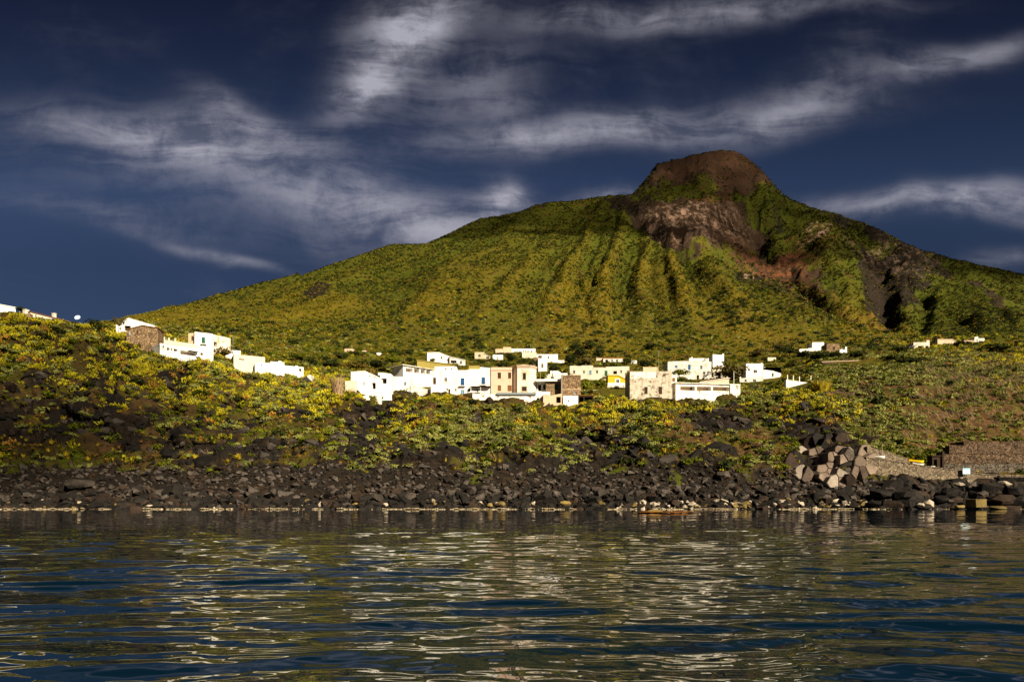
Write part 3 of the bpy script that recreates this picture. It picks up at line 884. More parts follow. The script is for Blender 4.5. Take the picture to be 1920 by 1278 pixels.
# ---- houses on the bluff at the left
h = H('house', 'white house cut by the frame edge on top of the high bluff', -30, 588, 29, 566, rec=577, depth=6, roof='slab', roof_m=MW, group='houses on the high bluff', YA=218)
h = H('house', 'long low house on the bluff crest with a thin dark roof edge and two chimneys', 57, 598, 141, 585, rec=606, depth=6, roof='slab', roof_m=MBRN, group='houses on the high bluff',
      open_=[(66, 590, 69, 596, 'dark'), (96, 599, 99, 605, 'win')], YA=212, sink=5)
h.chimney(113, 586, 602, 2.5, 0.9); h.chimney(55, 580, 592, 1.0, 1.2)
h = H('shed', 'small brown stone lean-to at the uphill end of the crest house', 43, 600, 56.5, 588, depth=4, m=MSTN, cat='shed', group='houses on the high bluff', YA=211.5, sink=5)
h = H('house', 'white gabled house highest of those beside the dark tree', 217.6, 625, 291, 605, line=[(242, 596.5), (291, 611)], depth=8, roof='slab', roof_m=MW, group='houses on the high bluff',
      open_=[(224, 613, 226.5, 619, 'win'), (233, 610, 245, 620, 'dark')], turn=12, sink=6)
h = H('house', 'brown stone house with a shallow gable in front of the white gabled house', 237, 634, 296, 618.5, line=[(267, 610.5), (296, 615)], depth=6, m=MSTN, roof='slab', roof_m=MBRN, group='houses on the high bluff',
      open_=[(243, 621, 247, 628, 'win'), (256, 620, 259, 625, 'wood')], turn=12, sink=6, back=-3)
h = H('house', 'long white terrace house with a row of small windows and a brown recess', 300, 661, 400, 643, rec=658, depth=7, group='houses on the high bluff',
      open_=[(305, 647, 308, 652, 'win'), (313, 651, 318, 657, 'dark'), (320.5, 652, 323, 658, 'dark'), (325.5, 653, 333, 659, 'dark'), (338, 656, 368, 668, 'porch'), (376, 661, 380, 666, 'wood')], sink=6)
h.box('awning', 352, 658.5, 369, 660, -1.2, -.003, MDWD)
h = H('terrace_wall', 'thin white terrace parapet stepping down above the long terrace house', 283, 640, 372, 633.5, rec=646, depth=3.5, cat='wall', group='houses on the high bluff', sink=5, back=5)
for p in (296, 309, 318, 330): h.chimney(p, 628 + (p - 283) * .13, 640 + (p - 283) * .13, .8, .5)
h = H('house', 'white two-storey house with a green balcony door', 365, 656, 399, 622, rec=625.8, depth=6.5, group='houses on the high bluff',
      open_=[(378.5, 632, 384, 644, 'green')], sink=6, back=1)
h.balcony(375.5, 387, 644)
H('house', 'left side of the house with the green balcony door, shade put into its colour', 353, 646, 364.5, 624.5, depth=5, m=MBEI, group='houses on the high bluff', open_=[(359, 630, 361.5, 638, 'wood')], sink=6, YA=h.Y + 2)  # beige colour stands in for shade on the white house's left side
h = H('house', 'weathered beige house with a dark arch joined to the green-door house', 399.5, 656, 432, 627, rec=634, depth=7, m=MPEEL, group='houses on the high bluff', open_=[(401, 640, 407, 650, 'dark')], sink=6, YA=h.Y + 3.8)
h = H('house', 'white flat house stepping down next to the beige weathered house', 423, 668, 451, 655, rec=657.5, depth=6, group='houses on the high bluff', sink=6, open_=[(427, 659, 430, 664, 'win')])
h = H('house', 'broad white house with a shaded porch corner above the yellow scrub', 438, 686, 497, 664, rec=669.5, depth=8, group='houses on the high bluff', open_=[(448, 672, 458, 675, 'dark')], sink=6)
h = H('house', 'white house with a small raised block and rooftop stub', 478, 691, 533, 679, rec=682.5, depth=7, group='houses on the high bluff', sink=6, open_=[(489, 682, 491, 686, 'win')])
h.box('upper_room', 507, 675.5, 533, 682, 1.5, 6, MW, .5); h.chimney(525, 673.5, 676, 3, .8)
h = H('house', 'lowest white house of the row that steps down the bluff', 532, 697, 569, 685, rec=688.5, depth=7, group='houses on the high bluff', sink=6, open_=[(561, 690, 565, 696, 'wood')])
h.chimney(560, 683, 687, 3, .8)
h = H('hut', 'tiny white hut below the end of the stepping white row', 576, 711, 584, 703, depth=3, cat='hut', group='huts', sink=4)

# ---- the village, back row first
for (pa, ba, pb, tp, lab, mm, op) in [
        (646, 659, 662, 653.5, 'pinkish ruined wall block among dark shrubs left on the hillside', MPINK, [(650, 655, 652, 658, 'dark')]),
        (679, 660, 687, 657, 'tiny pale ruin by itself on the hillside', MPINK, []),
        (706, 666, 714, 661, 'tiny white cube house among shrubs left of the village', MW, [])]:
    H('house', lab, pa, ba, pb, tp, m=mm, depth=5, open_=op, group='houses of the back row', sink=4)
h = H('house', 'white hillside house with a long roof sloping to the right', 801, 683, 846, 661, line=[(823, 661), (846, 670)], depth=8, roof='slab', roof_m=MW, group='houses of the back row',
      open_=[(826, 668, 829, 673, 'win'), (812, 672, 814.5, 677, 'win')], sink=5, turn=10)
h = H('house', 'low white annex running down from the sloping-roof hillside house', 843, 684, 872.5, 669, line=[(872.5, 675)], depth=6, roof='slab', roof_m=MW, group='houses of the back row', sink=5, open_=[(845, 675, 856, 680, 'dark'), (862, 677, 866, 682, 'win')], turn=10)
h = H('house', 'small beige house with one square dark window on the slope', 890, 673, 908, 660, depth=6, m=MBEI, group='houses of the back row', open_=[(896.5, 664.5, 900.5, 669, 'win')], sink=4)
H('house', 'white lean-to attached to the small beige house', 908.3, 673, 919, 663, line=[(919, 669)], depth=5, roof='slab', roof_m=MW, group='houses of the back row', open_=[(911, 668, 917, 671.5, 'dark')], sink=4)
h = H('house', 'small white cube house between dark bushes on the slope', 924, 674, 943, 665, depth=5, group='houses of the back row', open_=[(931, 669, 933, 672, 'win')], sink=4)
h = H('house', 'pale beige block topmost at the left of the long white upper row', 929, 661, 943, 654, depth=5, m=MPINK, group='houses of the back row', sink=4)
H('house', 'taller beige block between the pale block and the long white upper row', 943.3, 661, 958.5, 650.5, depth=5, m=MBEI, group='houses of the back row', sink=4)
h = H('house', 'long white house of the upper row with four small windows', 959, 660, 1004, 653.5, depth=6, group='houses of the back row', sink=4,
      open_=[(980, 657.5, 982, 660, 'win'), (984.5, 657.5, 986.5, 660, 'win'), (989, 657.5, 991, 660, 'win'), (996, 657.5, 998, 660, 'win')])
H('house', 'white house in front of the long upper row with a plain wall', 979, 671, 1006, 660.5, depth=5, group='houses of the back row', sink=4)
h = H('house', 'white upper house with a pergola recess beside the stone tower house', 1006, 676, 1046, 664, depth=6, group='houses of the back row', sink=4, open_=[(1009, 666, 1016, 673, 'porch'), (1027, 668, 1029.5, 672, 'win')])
H('terrace_wall', 'low white garden wall under the upper white house', 1036, 679, 1058, 675, depth=3, cat='wall', group='houses of the back row', sink=3)
h = H('house', 'white house with a red tiled roof edge alone on the slope', 1131, 679, 1168, 671.5, depth=6, roof='slab', roof_m=MTERRA, group='houses of the back row', sink=4,
      open_=[(1135, 674, 1140, 678, 'dark'), (1146, 674, 1148.5, 677.5, 'win'), (1155, 674, 1158, 678, 'win')])
H('hut', 'small white hut just right of the red-roofed house', 1183, 681, 1194, 675.5, depth=4, cat='hut', group='houses of the back row', sink=4)
H('hut', 'low white ruin wall left of the red-roofed house', 1118, 676, 1130, 671, depth=3, m=MPINK, cat='hut', group='houses of the back row', sink=4)
h = H('house', 'slender white tower house with one dark window and a brown side wall', 1009, 696, 1026, 671.5, depth=6, group='houses of the village on the cliff', open_=[(1015, 682, 1018.6, 689.5, 'win')], sink=4)
H('house', 'shaded brown wing to the left behind the slender white tower house', 1000, 694, 1008.6, 670, depth=5, m=MSTN, sink=4, YA=h.Y + 1.5)
h = H('house', 'low white house with one dark window behind the palm', 1021, 712, 1050, 701, depth=6, open_=[(1033, 706, 1037.5, 710, 'win')], sink=4)
H('house', 'white upper storey set back above the low house behind the palm', 1032, 702, 1058, 695, depth=5, sink=4, YA=h.Y + 3)
h = H('house', 'long two-level white house with small blue windows and a green door', 1068.5, 712, 1180, 685.5, line=[(1090, 686), (1090.2, 685), (1112, 685), (1112.3, 688.5), (1136, 689), (1136.2, 687.5), (1180, 686.5)], depth=7, sink=4,
      open_=[(1074.5, 694.5, 1078, 700, 'win'), (1093, 694.5, 1096, 700, 'win'), (1105, 694.5, 1108.5, 702, 'lblue'), (1117.5, 694.5, 1121, 699.5, 'win'), (1134, 695, 1138.5, 706, 'green'), (1150, 695, 1157, 701, 'dark'), (1163, 694, 1166, 699, 'win')])
h.balcony(1131, 1142, 706); h.chimney(1101, 683, 686, 3, .9)
h = H('house', 'bright yellow house with a white-framed square window', 1140, 722, 1178, 704, line=[(1159, 704), (1178, 713)], depth=6, m=MYEL, roof='slab', roof_m=MW, sink=4, open_=[(1155.5, 711.5, 1160.5, 717, 'win')])
h.box('window_surround', 1153.5, 709.6, 1162.5, 711.3, -.06, .0, MW); h.box('plinth', 1139.5, 717.5, 1178, 723, -.25, -.003, MW, 1)
for i in range(2): h.box('window_surround', (1153.5, 1160.7)[i], 711.3, (1155.3, 1162.5)[i], 717.5, -.06, .0, MW)
yh = h
h = H('veranda', 'open veranda with dark posts under the yellow house', 1139, 733, 1179, 724, depth=3.2, m=MW2, roof='slab', roof_m=MW2, cat='veranda', open_=[(1141, 726, 1157, 732, 'dark'), (1159, 726, 1177, 732, 'dark')], YA=yh.Y - 4, sink=4)
h = H('terrace_wall', 'pale crumbling terrace wall between the stone tower and the ruined house', 1112, 741, 1181, 731, depth=2.5, m=MW2, cat='wall', sink=4, open_=[(1118, 733, 1124, 737, 'dark')], YA=yh.Y - 8)

# ---- the village, front row
h = H('house', 'low white house with a dark porch and rounded roof at the village left end', 658, 733, 713, 698, line=[(684, 696), (710, 707.5), (713, 709)], depth=8, roof='slab', roof_m=MW, over=.08,
      open_=[(697.5, 717, 704.5, 729, 'dark'), (700, 704.5, 704, 707.5, 'win'), (691, 703.5, 694, 705.5, 'win'), (681, 716, 683, 722, 'win')], sink=4)
H('house', 'short white block stepping down at the left of the rounded-roof house', 647, 734, 668, 714, depth=6, sink=4, YA=h.Y - 1.2)
h2 = H('house', 'white block with a slanting dark porch right of the rounded-roof house', 709, 726, 733.5, 698.5, line=[(718, 698.5), (733.5, 701)], depth=6, sink=4, YA=h.Y + 3, open_=[(711, 708.5, 725, 719, 'dark')])
h = H('house', 'plain white cube house with one narrow dark window', 732, 733, 769, 706, depth=7, sink=4, open_=[(757.5, 716, 761, 723, 'win')])
h = H('terrace_wall', 'white garden wall with a step right of the white cube house', 769.5, 736, 806, 721.5, line=[(792, 721.5), (792.2, 727.5), (806, 730)], depth=2.5, cat='wall', sink=4, YA=h.Y - .5)
h = H('house', 'white house with a columned loggia under a thin flat roof', 756, 727, 810.5, 684.5, rec=693.5, depth=7, roof='slab', roof_m=MW2, over=.7, sink=4,
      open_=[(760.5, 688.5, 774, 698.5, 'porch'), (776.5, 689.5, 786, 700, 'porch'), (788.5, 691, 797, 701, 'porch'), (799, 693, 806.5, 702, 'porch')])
lo = h
h = H('field_terrace', 'yellow-green roof terrace sloping up behind the columned loggia', 782, 689, 852, 675, line=[(856, 684)], depth=9, m=MOCH, roof='slab', roof_m=MOCH, cat='terrace', sink=4, YA=lo.Y + 14)
h = H('house', 'large white two-storey house with blue balcony doors', 808, 741, 919, 695.5, line=[(880, 693.5), (880.2, 692), (899.6, 692), (899.8, 688), (919, 689.5)], depth=9, sink=4,
      open_=[(812.5, 708, 817, 720, 'wood'), (833, 708, 837.5, 715, 'win'), (864, 709, 870, 723, 'blue'), (903, 707.5, 909, 720, 'blue'), (841, 729.5, 844, 738, 'wood'), (853, 729, 855.5, 733, 'win'), (863.5, 731, 870, 739, 'lblue'),
             (836.5, 728, 839.5, 732, 'win'), (878, 729, 881, 734, 'brown'), (894, 729, 896.5, 733.5, 'win')])
h.balcony(861, 873, 723); h.balcony(901, 911.5, 721.5)
h.box('canopy', 882, 725, 920, 726.2, -1.6, -.003, MDWD)
for p in (883, 901): h.box('post', p, 726.3, p + .8, 739, -1.55, -1.4, MW)
big = h
H('house', 'white rooftop room with tiny windows behind the blue-door house', 815, 696, 856, 687, depth=4, YA=big.Y + 4, sink=2, open_=[(834, 690, 837, 693.5, 'win'), (845, 690, 848, 693, 'win')])
H('house', 'ochre rooftop room between the blue-door house and its raised corner', 879, 694, 899, 685.5, depth=3, m=MOCH, YA=big.Y + 9.5, sink=3)
h = H('house', 'pinkish beige two-storey house with a cornice and four tall windows', 920.5, 735, 960, 688.5, depth=9, m=MPINK, sink=4, YA=big.Y - .2,
      open_=[(933.5, 698.5, 938.8, 709, 'wood'), (953, 698.5, 957.8, 709, 'wood'), (933.5, 722.5, 938.8, 732.5, 'brown'), (952, 722.5, 959, 733, 'brown')])
h.box('cornice', 920, 692.5, 960, 694, -.22, -.003, MBEI)
for a_, b_ in ((932.3, 940), (951.8, 959)): h.box('lintel', a_, 696.8, b_, 698.3, -.1, -.003, MBEI)
pk = h
# the polygonal church apse
A = W(960.5, 735, pk.Y - .6)
wd = (1006 - 960.5) / F * A.y
zt = (735 - 688.5) / F * A.y
ch = tag(empty('church', A, 0), 'octagonal church tower with peeling plaster and a low pyramid roof', 'church', 'houses of the village on the cliff')
oct_ = [(0, 3.4), (1.6, 0.0), (wd - 1.9, 0.0), (wd, 2.6), (wd, 8), (wd - 2, 10), (2, 10), (0, 8)]
oct_ = [(x, y) for x, y in oct_]
def prism(poly, z0, z1, grow=0.0):
    cx = sum(p[0] for p in poly) / len(poly); cy = sum(p[1] for p in poly) / len(poly)
    q = [(cx + (x - cx) * (1 + grow), cy + (y - cy) * (1 + grow)) for x, y in poly]
    n = len(q)
    return [(x, y, z0) for x, y in q] + [(x, y, z1) for x, y in q], [(i, (i + 1) % n, n + (i + 1) % n, n + i) for i in range(n)] + [tuple(range(n - 1, -1, -1)), tuple(range(n, 2 * n))]
MB().add(*prism(oct_, -4, zt)).build('wall', MPEEL, ch)
MB().add(*prism(oct_, zt + .003, zt + .35, .05)).build('cornice', MBEI, ch)
MB().add(*prism(oct_, zt + .353, zt + .62, .09)).build('cornice', MPINK, ch)
n_ = len(oct_)
cxo, cyo = wd / 2, 5.0
rf_v = [(cxo + (x - cxo) * 1.02, cyo + (y - cyo) * 1.02, zt + .623) for x, y in oct_] + [(cxo, cyo, zt + 1.9)]
MB().add(rf_v, [(i, (i + 1) % n_, n_) for i in range(n_)] + [tuple(range(n_ - 1, -1, -1))]).build('roof', MPEEL, ch)
def chpx(px, py): return (px - 960.5) / F * A.y, EYE + (HZ - py) / F * A.y - A.z
for (p0, q0, p1, q1, mm, nm) in [(980.3, 699, 986, 711.5, MGLS, 'window'), (978.5, 724.5, 987.5, 733, MDWD, 'window')]:
    x0, z1 = chpx(p0, q0); x1, z0 = chpx(p1, q1)
    fr = MB()
    for bx in ((x0 - .22, x0, z0, z1), (x1, x1 + .22, z0, z1), (x0 - .22, x1 + .22, z1, z1 + .22), (x0 - .22, x1 + .22, z0 - .2, z0)):
        fr.box(bx[0], bx[1], -.14, -.003, bx[2], bx[3])
    f_ = fr.build(nm, MBEI, ch)
    MB().box(x0, x1, -.03, -.004, z0, z1).build('pane', mm, f_)
    if nm == 'window' and q0 < 710:
        MB().add(*[[(x0 - .4, -.2, z1 + .222), (x1 + .4, -.2, z1 + .222), ((x0 + x1) / 2, -.2, z1 + .75), (x0 - .4, -.003, z1 + .222), (x1 + .4, -.003, z1 + .222), ((x0 + x1) / 2, -.003, z1 + .75)], [(0, 1, 2), (3, 5, 4), (0, 2, 5, 3), (1, 4, 5, 2), (0, 3, 4, 1)]]).build('pediment', MBEI, f_)
h = H('terrace_wall', 'long pale terrace wall below the church with a blue-grey canopy strip', 886, 757, 1018, 738, depth=4, m=MW2, cat='wall', sink=4, YA=A.y - 4.5, open_=[(1006.5, 745.5, 1011.5, 754, 'dark'), (944, 746.5, 951, 749, 'dark')])
h.box('canopy', 931, 736.2, 1005, 740, -.6, 3.5, MBGY)
h.box('coping', 1005.3, 732.5, 1032, 738, 1.5, 2.2, MW, 1)
tw = h
h = H('house', 'grey stone house with one pale green window left of the stone tower', 1024, 737, 1053, 715.5, depth=6, m=MSTN, sink=4, YA=A.y + 1, open_=[(1040, 721, 1045.5, 729, 'green')])
h.box('flat_roof', 1005, 711.5, 1054, 715.2, -1.0, 6, MW)
H('house', 'narrow white porch wall between the church and the grey stone house', 1006.5, 737, 1023.5, 716, depth=4, sink=4, YA=h.Y + 2, open_=[(1018.5, 720, 1023, 730, 'dark'), (1009, 720, 1015, 733, 'dark')])
h = H('tower', 'tall square brown stone tower with a ragged rough upper half', 1054, 744, 1089, 703, depth=7, m=MSTN, cat='tower', sink=4, YA=A.y - 1.5, open_=[(1076.5, 733, 1080.5, 738.5, 'win')])
h.box('string_course', 1053.6, 729.3, 1089.3, 730.4, -.12, -.003, MBEI); h.box('quoin', 1052.2, 702, 1054.4, 744, -.1, 1.0, MGREY); h.box('merlon', 1054.5, 698.8, 1064, 702.6, .3, 2, MW)
twr = h
h = H('shed', 'low white shed with one round dark hole at the foot of the stone tower', 1056, 758, 1084, 741.8, depth=4, cat='shed', sink=4, YA=twr.Y - 4.2, open_=[(1065, 749.5, 1067.8, 752.5, 'dark')])
h = H('shed', 'dark open shed with thin posts and a brown roof right of the low white shed', 1084.3, 756, 1113, 741.8, depth=4, m=MDWD, roof='slab', roof_m=MBRN, cat='shed', sink=4, YA=twr.Y - 4.0, open_=[(1086, 744, 1094, 754, 'dark'), (1096, 744, 1111, 754, 'dark')])
h = H('ruin', 'ruined pale brown wall with a dark archway left of the stone tower', 1018.5, 756, 1053.5, 739.5, line=[(1026, 739), (1034, 741.5), (1041, 740), (1053.5, 737.5)], depth=3.5, m=MBEI, cat='ruin', sink=4, YA=twr.Y - 4.4, open_=[(1043, 743.5, 1051.5, 755, 'dark')])
# ruined house, veranda house and the white houses on the right
h = H('house', 'large weathered grey ruined house with two tall doors facing the sea', 1181, 749, 1259, 696, depth=9, m=MRUIN, sink=5,
      open_=[(1208.5, 725.5, 1213.8, 738, 'wood'), (1235.5, 725, 1240.8, 738.5, 'wood'), (1228, 704.5, 1232, 707, 'win'), (1243, 702, 1246, 705, 'brown')])
h.box('front_wing', 1187, 710, 1229.5, 748, -.5, -.003, MRUIN, 3) if False else None
h.box('whitewash_band', 1182, 697.5, 1229, 709, -.05, -.003, MW2)
h.box('bench', 1216, 744.8, 1241, 746, -1.2, -.003, MGREY); h.chimney(1237, 692, 697, 3, .7)
rn = h
H('rooftop_room', 'beige box room on the roof of the weathered ruined house', 1206, 697, 1234, 688, depth=3, m=MBEI, cat='rooftop room', sink=1, YA=rn.Y + 3.5)
h = H('house', 'shaded doorway wing joined to the right of the ruined house', 1259.5, 748, 1269, 705, depth=6, m=MW2, sink=5, YA=rn.Y + 1.2, open_=[(1260.5, 706.5, 1265, 715, 'brown'), (1264, 722, 1266.5, 733, 'wood')])
h = H('house', 'long low veranda house with white columns and a shaded gallery', 1267, 751, 1369, 718, rec=721, depth=7, m=MW2, roof='slab', roof_m=MW2, over=.5, sink=6,
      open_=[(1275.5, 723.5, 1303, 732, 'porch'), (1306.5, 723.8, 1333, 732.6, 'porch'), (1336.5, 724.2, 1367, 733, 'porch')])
h.box('brown_door', 1339, 725, 1341.5, 732.5, 2.05, 2.19, MBRN); h.box('brown_door', 1300, 724.5, 1302.3, 732, 2.05, 2.19, MDWD)
vh = h
H('house', 'stained square block at the right end of the veranda house', 1369.3, 751, 1388, 720, depth=6, m=MW2, sink=6, YA=vh.Y + (vh.L * math.sin(vh.t)) - .4)
H('house', 'pale upper building with a slanting roofline behind the veranda house', 1313, 722, 1367, 716.5, line=[(1360, 709.5), (1367, 709.5)], depth=5, m=MPINK, roof='slab', roof_m=MROOF, sink=4, YA=vh.Y + 9)
h = H('house', 'large white house with blue windows behind the ruined house', 1252, 714, 1334, 677.5, line=[(1296, 676.5), (1296.2, 675), (1334, 678)], depth=8, sink=5,
      open_=[(1265, 685, 1269.5, 689.5, 'blue'), (1290.5, 684, 1294.3, 693, 'blue'), (1313, 685.5, 1316.5, 692, 'win'), (1306.5, 703, 1311, 711, 'dark'), (1318, 696.5, 1322, 702, 'win')])
h.box('upper_room', 1296, 668.5, 1333, 677, 3, 8, MW, .5); h.chimney(1326, 671, 679, 1.2, 1.2); h.chimney(1302, 666, 670, 4, .7)
lw = h
H('house', 'tall plain white block behind and right of the blue-window house', 1336.5, 690, 1357.5, 664, line=[(1354, 665.5), (1354.3, 663), (1357.5, 663)], depth=5, sink=5, YA=lw.Y + 9)
h = H('pergola_house', 'white pergola house half hidden by the big brownish tree', 1327, 708, 1376, 692, depth=5, sink=4, YA=lw.Y + 1.5, open_=[(1330, 698, 1338, 705, 'dark'), (1341, 697, 1352, 705, 'dark'), (1355, 697, 1366, 705, 'dark')])
h = H('house', 'white house with one square window right of the big brownish tree', 1399, 714, 1431, 681.5, depth=7, sink=5, open_=[(1413, 693.5, 1419, 699, 'win')])
h.chimney(1430, 679.5, 682, 1, .5)
rw = h
H('house', 'white side wing with a slanting top and pierced wall beside it', 1431.3, 717, 1464.5, 693, line=[(1449, 695), (1464.5, 700)], depth=6, sink=5, YA=rw.Y + .6, open_=[(1433, 687, 1434, 688, 'win'), (1447, 699, 1451, 706, 'dark')])
H('terrace_wall', 'white terrace with low parapets below the square-window house', 1387, 719, 1431, 706, line=[(1389.5, 706), (1389.8, 708.5), (1420, 708), (1420.2, 705.5), (1431, 705.5)], depth=3, cat='wall', sink=5, YA=rw.Y - 3, open_=[(1396, 711, 1400, 715, 'dark'), (1412, 711, 1417, 715, 'win')])
h = H('terrace_wall', 'white sloping terrace wall with upright posts at the village right end', 1474, 729, 1521, 711.5, line=[(1505, 716), (1521, 717.5)], depth=3, cat='wall', sink=5, turn=-8)
for p, q in ((1477, 702), (1488, 703), (1499.5, 704.5), (1521, 704)): h.box('post', p - .7, q, p + .7, 716, .2, .7, MW2, .5)
H('hut', 'small white hut alone among dark trees above the village right end', 1439.5, 677, 1455, 669.8, depth=4, cat='hut', sink=4, group='houses of the right hillside', open_=[(1450, 673, 1454, 676.5, 'dark')])
# right hillside
RG = 'houses of the right hillside'
h = H('house', 'white cube house standing above dark trees on the right slope', 1523, 659, 1545, 641.5, depth=6, group=RG, sink=5)
rc = h
H('terrace_wall', 'low white wall left of the white cube house on the right slope', 1499, 660, 1522.6, 654, line=[(1515, 654), (1515.3, 652.5), (1522.6, 652.5)], depth=3, cat='wall', group=RG, sink=5, YA=rc.Y - .5)
H('house', 'brown stone cube house right of the white cube house', 1550, 660, 1574, 644, depth=6, m=MSTN, group=RG, sink=5, open_=[(1562, 650, 1565, 655, 'wood')])
H('house', 'small white house with a raised corner right of the brown cube house', 1574.5, 663, 1588, 655, line=[(1584.5, 655.5), (1584.8, 650), (1588, 650)], depth=4, group=RG, sink=5)
h = H('house', 'white house with a pale slanting porch roof on the right slope', 1713, 654, 1743, 641.5, depth=6, group=RG, sink=5, open_=[(1721, 648, 1732, 653, 'dark'), (1735, 648, 1741, 653, 'dark')])
MB().hexa([h.fac(1699, 654)[:1] + (-2, h.fac(1699, 654)[1]), h.fac(1718, 647)[:1] + (-2, h.fac(1718, 647)[1]), h.fac(1718, 647)[:1] + (1.5, h.fac(1718, 647)[1]), h.fac(1699, 654)[:1] + (1.5, h.fac(1699, 654)[1])],
          [h.fac(1699, 653)[:1] + (-2, h.fac(1699, 653)[1]), h.fac(1718, 645.6)[:1] + (-2, h.fac(1718, 645.6)[1]), h.fac(1718, 645.6)[:1] + (1.5, h.fac(1718, 645.6)[1]), h.fac(1699, 653)[:1] + (1.5, h.fac(1699, 653)[1])]).build('porch_roof', MBGY, h.root)
h.chimney(1745, 636, 645, 2, 1.4)
H('house', 'low beige house in the middle of the three on the far right slope', 1758, 645, 1792, 636, line=[(1786, 636), (1792, 639.5)], depth=5, m=MBEI, group=RG, sink=5, roof='slab', roof_m=MBEI)
H('terrace_wall', 'low pinkish wall beside the farthest right white house', 1807, 643, 1827, 638, depth=3, m=MPINK, cat='wall', group=RG, sink=5)
h = H('house', 'small ragged white house farthest right on the slope', 1827, 641, 1846, 632, line=[(1834, 630.5), (1834.3, 634), (1846, 634)], depth=4, group=RG, sink=5, open_=[(1831, 636, 1833, 639, 'dark')])
H('stone_wall', 'long dark dry-stone wall with a pale coping on the right hillside', 1541, 684, 1667, 678.5, line=[(1600, 676.5), (1667, 675)], depth=1, m=MDRY, roof='slab', roof_m=MBEI, over=.1, cat='wall', group='walls', sink=3, turn=4)
H('stone_wall', 'short grey dry-stone wall below the golden reeds', 1548, 740, 1604, 733, line=[(1604, 736)], depth=1, m=MDRY, cat='wall', group='walls', sink=3)

# ------------------------------------------------------------------ rocks
def rock_mat(name, a, c_, sp=0.25, top=None):
    m, g, b = mat(name)
    pos = g.n('ShaderNodeNewGeometry').outputs['Position']
    oi = g.n('ShaderNodeObjectInfo').outputs['Random']
    n1_, _ = g.noise(pos, 1.7, 6, 0.65)
    n2_, _ = g.noise(pos, 0.45, 3, 0.6)
    f = g.m('ADD', g.m('MULTIPLY', n1_, 0.7), g.m('MULTIPLY', g.m('SUBTRACT', n2_, 0.5), 1.2), clamp=True)
    c = g.mix(f, a, c_)
    c = g.mix(g.m('MULTIPLY', oi, 0.45), c, [x * 0.4 for x in a])
    g.put(b.inputs['Base Color'], c)
    b.inputs['Roughness'].default_value = 0.8
    b.inputs['Specular IOR Level'].default_value = sp * .5
    bump(g, b, n1_, 0.8, 0.25)
    return m


MR_DARK = rock_mat("dark_lava_rock", (0.004, 0.0036, 0.0033), (0.030, 0.025, 0.022))
MR_GREY = rock_mat("grey_lava_rock", (0.014, 0.012, 0.0105), (0.130, 0.105, 0.090))
MR_BRN = rock_mat("brown_lava_rock", (0.012, 0.008, 0.006), (0.060, 0.038, 0.026))
MR_PALE = rock_mat("pale_bleached_rock", (0.22, 0.18, 0.14), (0.55, 0.47, 0.37))
MR_YEL = rock_mat("yellow_lichen_rock", (0.06, 0.045, 0.018), (0.34, 0.24, 0.075))
ROCKM = [MR_DARK, MR_GREY, MR_BRN, MR_PALE, MR_YEL]
ROCKN = ['dark', 'grey', 'brown', 'pale', 'yellowish']


def hull(n, sx=1.0, sy=1.0, sz=0.75, seed=0, box=0.0):
    r = np.random.default_rng(seed)
    p = r.normal(size=(n, 3)); p /= np.linalg.norm(p, axis=1)[:, None]
    if box: p = p / (np.abs(p).max(1)[:, None] ** box)
    p *= (0.86 + 0.2 * r.random((n, 1))) * np.array([sx, sy, sz])
    bm = bmesh.new()
    for q in p: bm.verts.new(q)
    res = bmesh.ops.convex_hull(bm, input=bm.verts)
    bmesh.ops.delete(bm, geom=[e for e in res['geom_interior'] if isinstance(e, bmesh.types.BMVert)], context='VERTS')
    bmesh.ops.dissolve_limit(bm, angle_limit=R(9), verts=bm.verts, edges=bm.edges)
    bmesh.ops.bevel(bm, geom=list(bm.edges), offset=0.022, segments=1, affect='EDGES', clamp_overlap=True)
    bmesh.ops.triangulate(bm, faces=bm.faces)
    bm.normal_update()
    v = np.array([q.co[:] for q in bm.verts]); f = np.array([[q.index for q in fc.verts] for fc in bm.faces])
    bm.free()
    return v, f


ROCKS = [hull(9 + i % 5, 1.0, 0.8 + 0.05 * (i % 5), 0.62 + 0.06 * (i % 4), 100 + i, 0.35 * (i % 3)) for i in range(14)]
rockme = [mesh_np("boulder_shape", v, f) for v, f in ROCKS]
for me in rockme: me.materials.append(MR_DARK)

